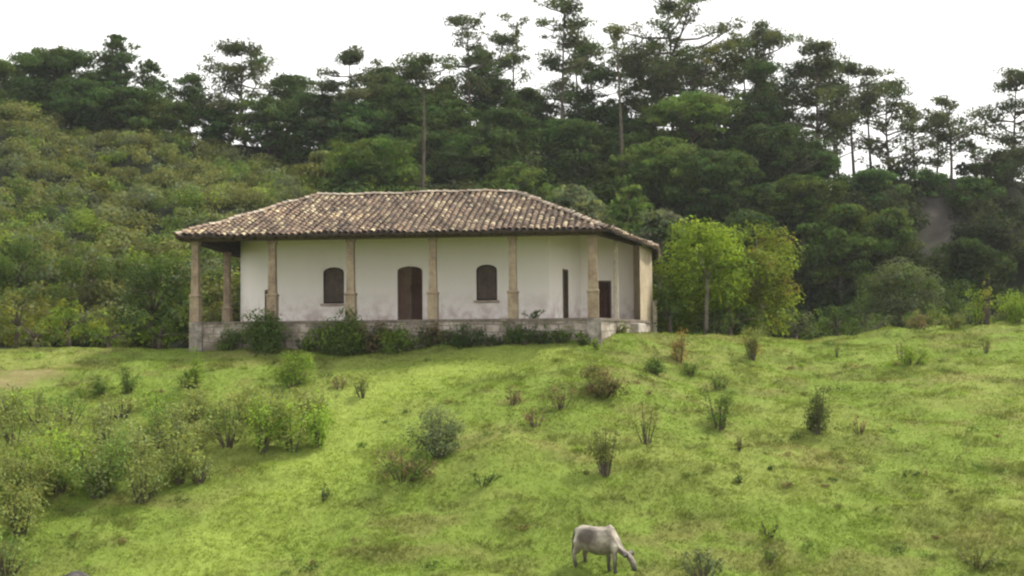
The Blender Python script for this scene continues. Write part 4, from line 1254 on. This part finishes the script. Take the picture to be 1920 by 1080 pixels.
# ------------------------------------------------------------------ boulder at the bottom edge
bp = hit(146, 1079)
bm = bmesh.new()
bmesh.ops.create_icosphere(bm, subdivisions=4, radius=1.0)
rs = np.random.RandomState(4)
for v in bm.verts:
    n_ = 1 + 0.10 * math.sin(v.co.x * 4 + 1) + 0.08 * math.sin(v.co.y * 5) + 0.05 * math.sin(v.co.z * 9 + v.co.x * 7)
    v.co = Vector((v.co.x * 0.55 * n_, v.co.y * 0.42 * n_, v.co.z * 0.30 * n_))
me = bpy.data.meshes.new('boulder'); bm.to_mesh(me); bm.free()
for p_ in me.polygons: p_.use_smooth = True
ob = link_mesh(me, 'boulder', M_ROCK); ob.location = bp + Vector((0, -0.3, -0.16))
tag(ob, 'dark grey rounded boulder just showing at the bottom left edge', 'boulder')

# ------------------------------------------------------------------ cow
cp = hit(1120, 1063)
cow = root('cow', cp, 'pale grey cow grazing with its head down in the pasture', 'cow')
def cow_mesh():
    m = MB()
    # local: x forwards (head), y left, z up ; trunk sections: (x, z centre, half height, half width)
    def loft(sec, n=14):
        base = len(m.v)
        for (x, y, z, hz_, hw, tilt) in sec:
            for j in range(n):
                a = 2 * math.pi * j / n
                v = Vector((0, math.cos(a) * hw, math.sin(a) * hz_))
                v = Vector((-math.sin(tilt) * v.z, v.y, math.cos(tilt) * v.z))
                m.v.append(Vector((x, y, z)) + v)
        for k in range(len(sec) - 1):
            for j in range(n):
                l = (j + 1) % n
                m.f.append([base + k * n + j, base + k * n + l, base + (k + 1) * n + l, base + (k + 1) * n + j])
        m.f.append([base + j for j in reversed(range(n))]); m.f.append([base + (len(sec) - 1) * n + j for j in range(n)])
    loft([(-0.66, 0, 0.93, 0.12, 0.10, 0), (-0.62, 0, 0.90, 0.24, 0.17, 0), (-0.50, 0, 0.89, 0.33, 0.245, 0), (-0.30, 0, 0.86, 0.36, 0.275, 0), (0.0, 0, 0.81, 0.39, 0.31, 0),
          (0.25, 0, 0.82, 0.40, 0.295, 0), (0.45, 0, 0.86, 0.385, 0.24, 0.05), (0.58, 0, 0.88, 0.32, 0.19, 0.2), (0.68, 0, 0.84, 0.23, 0.14, 0.5)])
    # neck going down to the grazing head
    loft([(0.46, 0, 0.98, 0.24, 0.16, 0.3), (0.64, 0, 0.82, 0.25, 0.145, 0.8), (0.79, 0, 0.63, 0.205, 0.12, 1.0), (0.92, 0, 0.49, 0.165, 0.105, 1.05), (0.97, 0, 0.43, 0.13, 0.10, 1.0)])
    # head: poll to muzzle
    loft([(0.94, 0, 0.54, 0.07, 0.075, 1.1), (1.00, 0, 0.47, 0.145, 0.12, 1.15), (1.07, 0, 0.34, 0.13, 0.115, 1.25), (1.12, 0, 0.22, 0.095, 0.085, 1.3), (1.145, 0, 0.12, 0.085, 0.088, 1.3), (1.155, 0, 0.065, 0.055, 0.06, 1.3)])
    m.tube([(0.30, 0, 1.14), (0.42, 0, 1.205), (0.52, 0, 1.14)], [0.08, 0.085, 0.07], 8)      # small hump
    for sgn in (-1, 1):
        # ears
        m.tube([(0.97, sgn * 0.07, 0.52), (0.96, sgn * 0.17, 0.52), (0.99, sgn * 0.34, 0.50)], [0.045, 0.10, 0.03], 6)
        # hind leg: thigh, hock pointing back, shank
        dx = 0.10 * sgn
        m.tube([(-0.42, sgn * 0.08, 0.98), (-0.42 + dx, sgn * 0.14, 0.74), (-0.44 + dx, sgn * 0.14, 0.58), (-0.57 + dx, sgn * 0.135, 0.42), (-0.54 + dx, sgn * 0.13, 0.22), (-0.51 + dx, sgn * 0.13, 0.07), (-0.48 + dx, sgn * 0.13, -0.02)],
               [0.17, 0.175, 0.125, 0.07, 0.056, 0.06, 0.068], 9)
        # front leg
        fx = -0.16 * sgn
        m.tube([(0.44, sgn * 0.09, 0.90), (0.44 + fx, sgn * 0.14, 0.68), (0.45 + fx, sgn * 0.14, 0.46), (0.46 + fx, sgn * 0.14, 0.37), (0.45 + fx, sgn * 0.135, 0.2), (0.46 + fx, sgn * 0.135, 0.06), (0.48 + fx, sgn * 0.135, -0.02)],
               [0.15, 0.115, 0.075, 0.072, 0.054, 0.058, 0.066], 9)
    # dewlap and tail
    m.tube([(0.60, 0, 0.66), (0.74, 0, 0.55), (0.86, 0, 0.47)], [0.06, 0.07, 0.05], 7)
    m.tube([(-0.60, 0, 1.12), (-0.70, 0, 1.05), (-0.76, 0.0, 0.85), (-0.77, 0.01, 0.62), (-0.76, 0.01, 0.48), (-0.75, 0.01, 0.30)], [0.045, 0.04, 0.034, 0.034, 0.06, 0.025], 7)
    return m
cmt, ct, cb_ = mat_new('pale_grey_hide')
tcn = ct.nodes.new('ShaderNodeTexCoord')
hide = ramp(ct, [(0.38, (0.13, 0.108, 0.092)), (0.5, (0.225, 0.195, 0.165)), (0.62, (0.38, 0.345, 0.29))], noise(ct, 2.6, 4, 0.55, tcn.outputs['Object']))
spx = ct.nodes.new('ShaderNodeSeparateXYZ'); ct.links.new(tcn.outputs['Object'], spx.inputs[0])
# dark stockings, muzzle and tail brush
mr1 = ct.nodes.new('ShaderNodeMapRange'); mr1.inputs[1].default_value = 0.16; mr1.inputs[2].default_value = 0.50; mr1.inputs[3].default_value = 0.9; mr1.inputs[4].default_value = 0.0
ct.links.new(spx.outputs[2], mr1.inputs[0])
hide = mixc(ct, 'MIX', mr1.outputs[0], hide, (0.018, 0.015, 0.012))
mr2 = ct.nodes.new('ShaderNodeMapRange'); mr2.inputs[1].default_value = -0.66; mr2.inputs[2].default_value = -0.72; mr2.inputs[3].default_value = 0.0; mr2.inputs[4].default_value = 0.9
ct.links.new(spx.outputs[0], mr2.inputs[0])
hide = mixc(ct, 'MIX', mr2.outputs[0], hide, (0.018, 0.015, 0.012))
# darker patch on the flank
vl = ct.nodes.new('ShaderNodeVectorMath'); vl.operation = 'DISTANCE'; ct.links.new(tcn.outputs['Object'], vl.inputs[0]); vl.inputs[1].default_value = (-0.22, -0.25, 0.95)
hide = mixc(ct, 'MIX', ramp(ct, [(0.20, (0.85, 0.85, 0.85)), (0.36, (0, 0, 0))], vl.outputs['Value']), hide, (0.055, 0.042, 0.034))
for (pt_, r0_, r1_) in (((0.98, -0.29, 0.51), 0.14, 0.19), ((0.98, 0.29, 0.51), 0.14, 0.19), ((1.16, 0, 0.06), 0.06, 0.16)):
    vq = ct.nodes.new('ShaderNodeVectorMath'); vq.operation = 'DISTANCE'; ct.links.new(tcn.outputs['Object'], vq.inputs[0]); vq.inputs[1].default_value = pt_
    hide = mixc(ct, 'MIX', ramp(ct, [(r0_, (0.85, 0.85, 0.85)), (r1_, (0, 0, 0))], vq.outputs['Value']), hide, (0.016, 0.013, 0.011))
ct.links.new(hide, cb_.inputs['Base Color']); cb_.inputs['Roughness'].default_value = 0.75
body = cow_mesh().build('body', cmt, cow, smooth=True, local=True)
rm = body.modifiers.new('remesh', 'REMESH'); rm.mode = 'VOXEL'; rm.voxel_size = 0.018; rm.use_smooth_shade = True
sm = body.modifiers.new('smooth', 'SMOOTH'); sm.factor = 0.5; sm.iterations = 14
for sgn in (-1, 1):
    e = MB(); e.tube([(1.035, sgn * 0.088, 0.425), (1.04, sgn * 0.115, 0.42)], [0.022, 0.012], 8)
    e.build('eye', M_ROCK, cow, smooth=True, local=True)
cow.rotation_euler = (0, 0, R(-30))
cow.scale = (0.93, 0.94, 0.95)

# ------------------------------------------------------------------ thin haze in the damp air
hb = MB()
hb.prism([Vector((-620, -90, 0)), Vector((620, -90, 0)), Vector((620, 960, 0)), Vector((-620, 960, 0))], -110.0, 60.0)
hm = bpy.data.materials.new('haze'); hm.use_nodes = True
ht = hm.node_tree
ht.nodes.remove(ht.nodes['Principled BSDF'])
pv = ht.nodes.new('ShaderNodeVolumePrincipled')
pv.inputs['Color'].default_value = (0.92, 0.95, 1.0, 1); pv.inputs['Density'].default_value = 0.0002
pv.inputs['Anisotropy'].default_value = 0.2
ht.links.new(pv.outputs[0], ht.nodes['Material Output'].inputs['Volume'])
tag(hb.build('haze', hm), 'thin pale haze in the air over the valley', 'haze', kind='stuff')
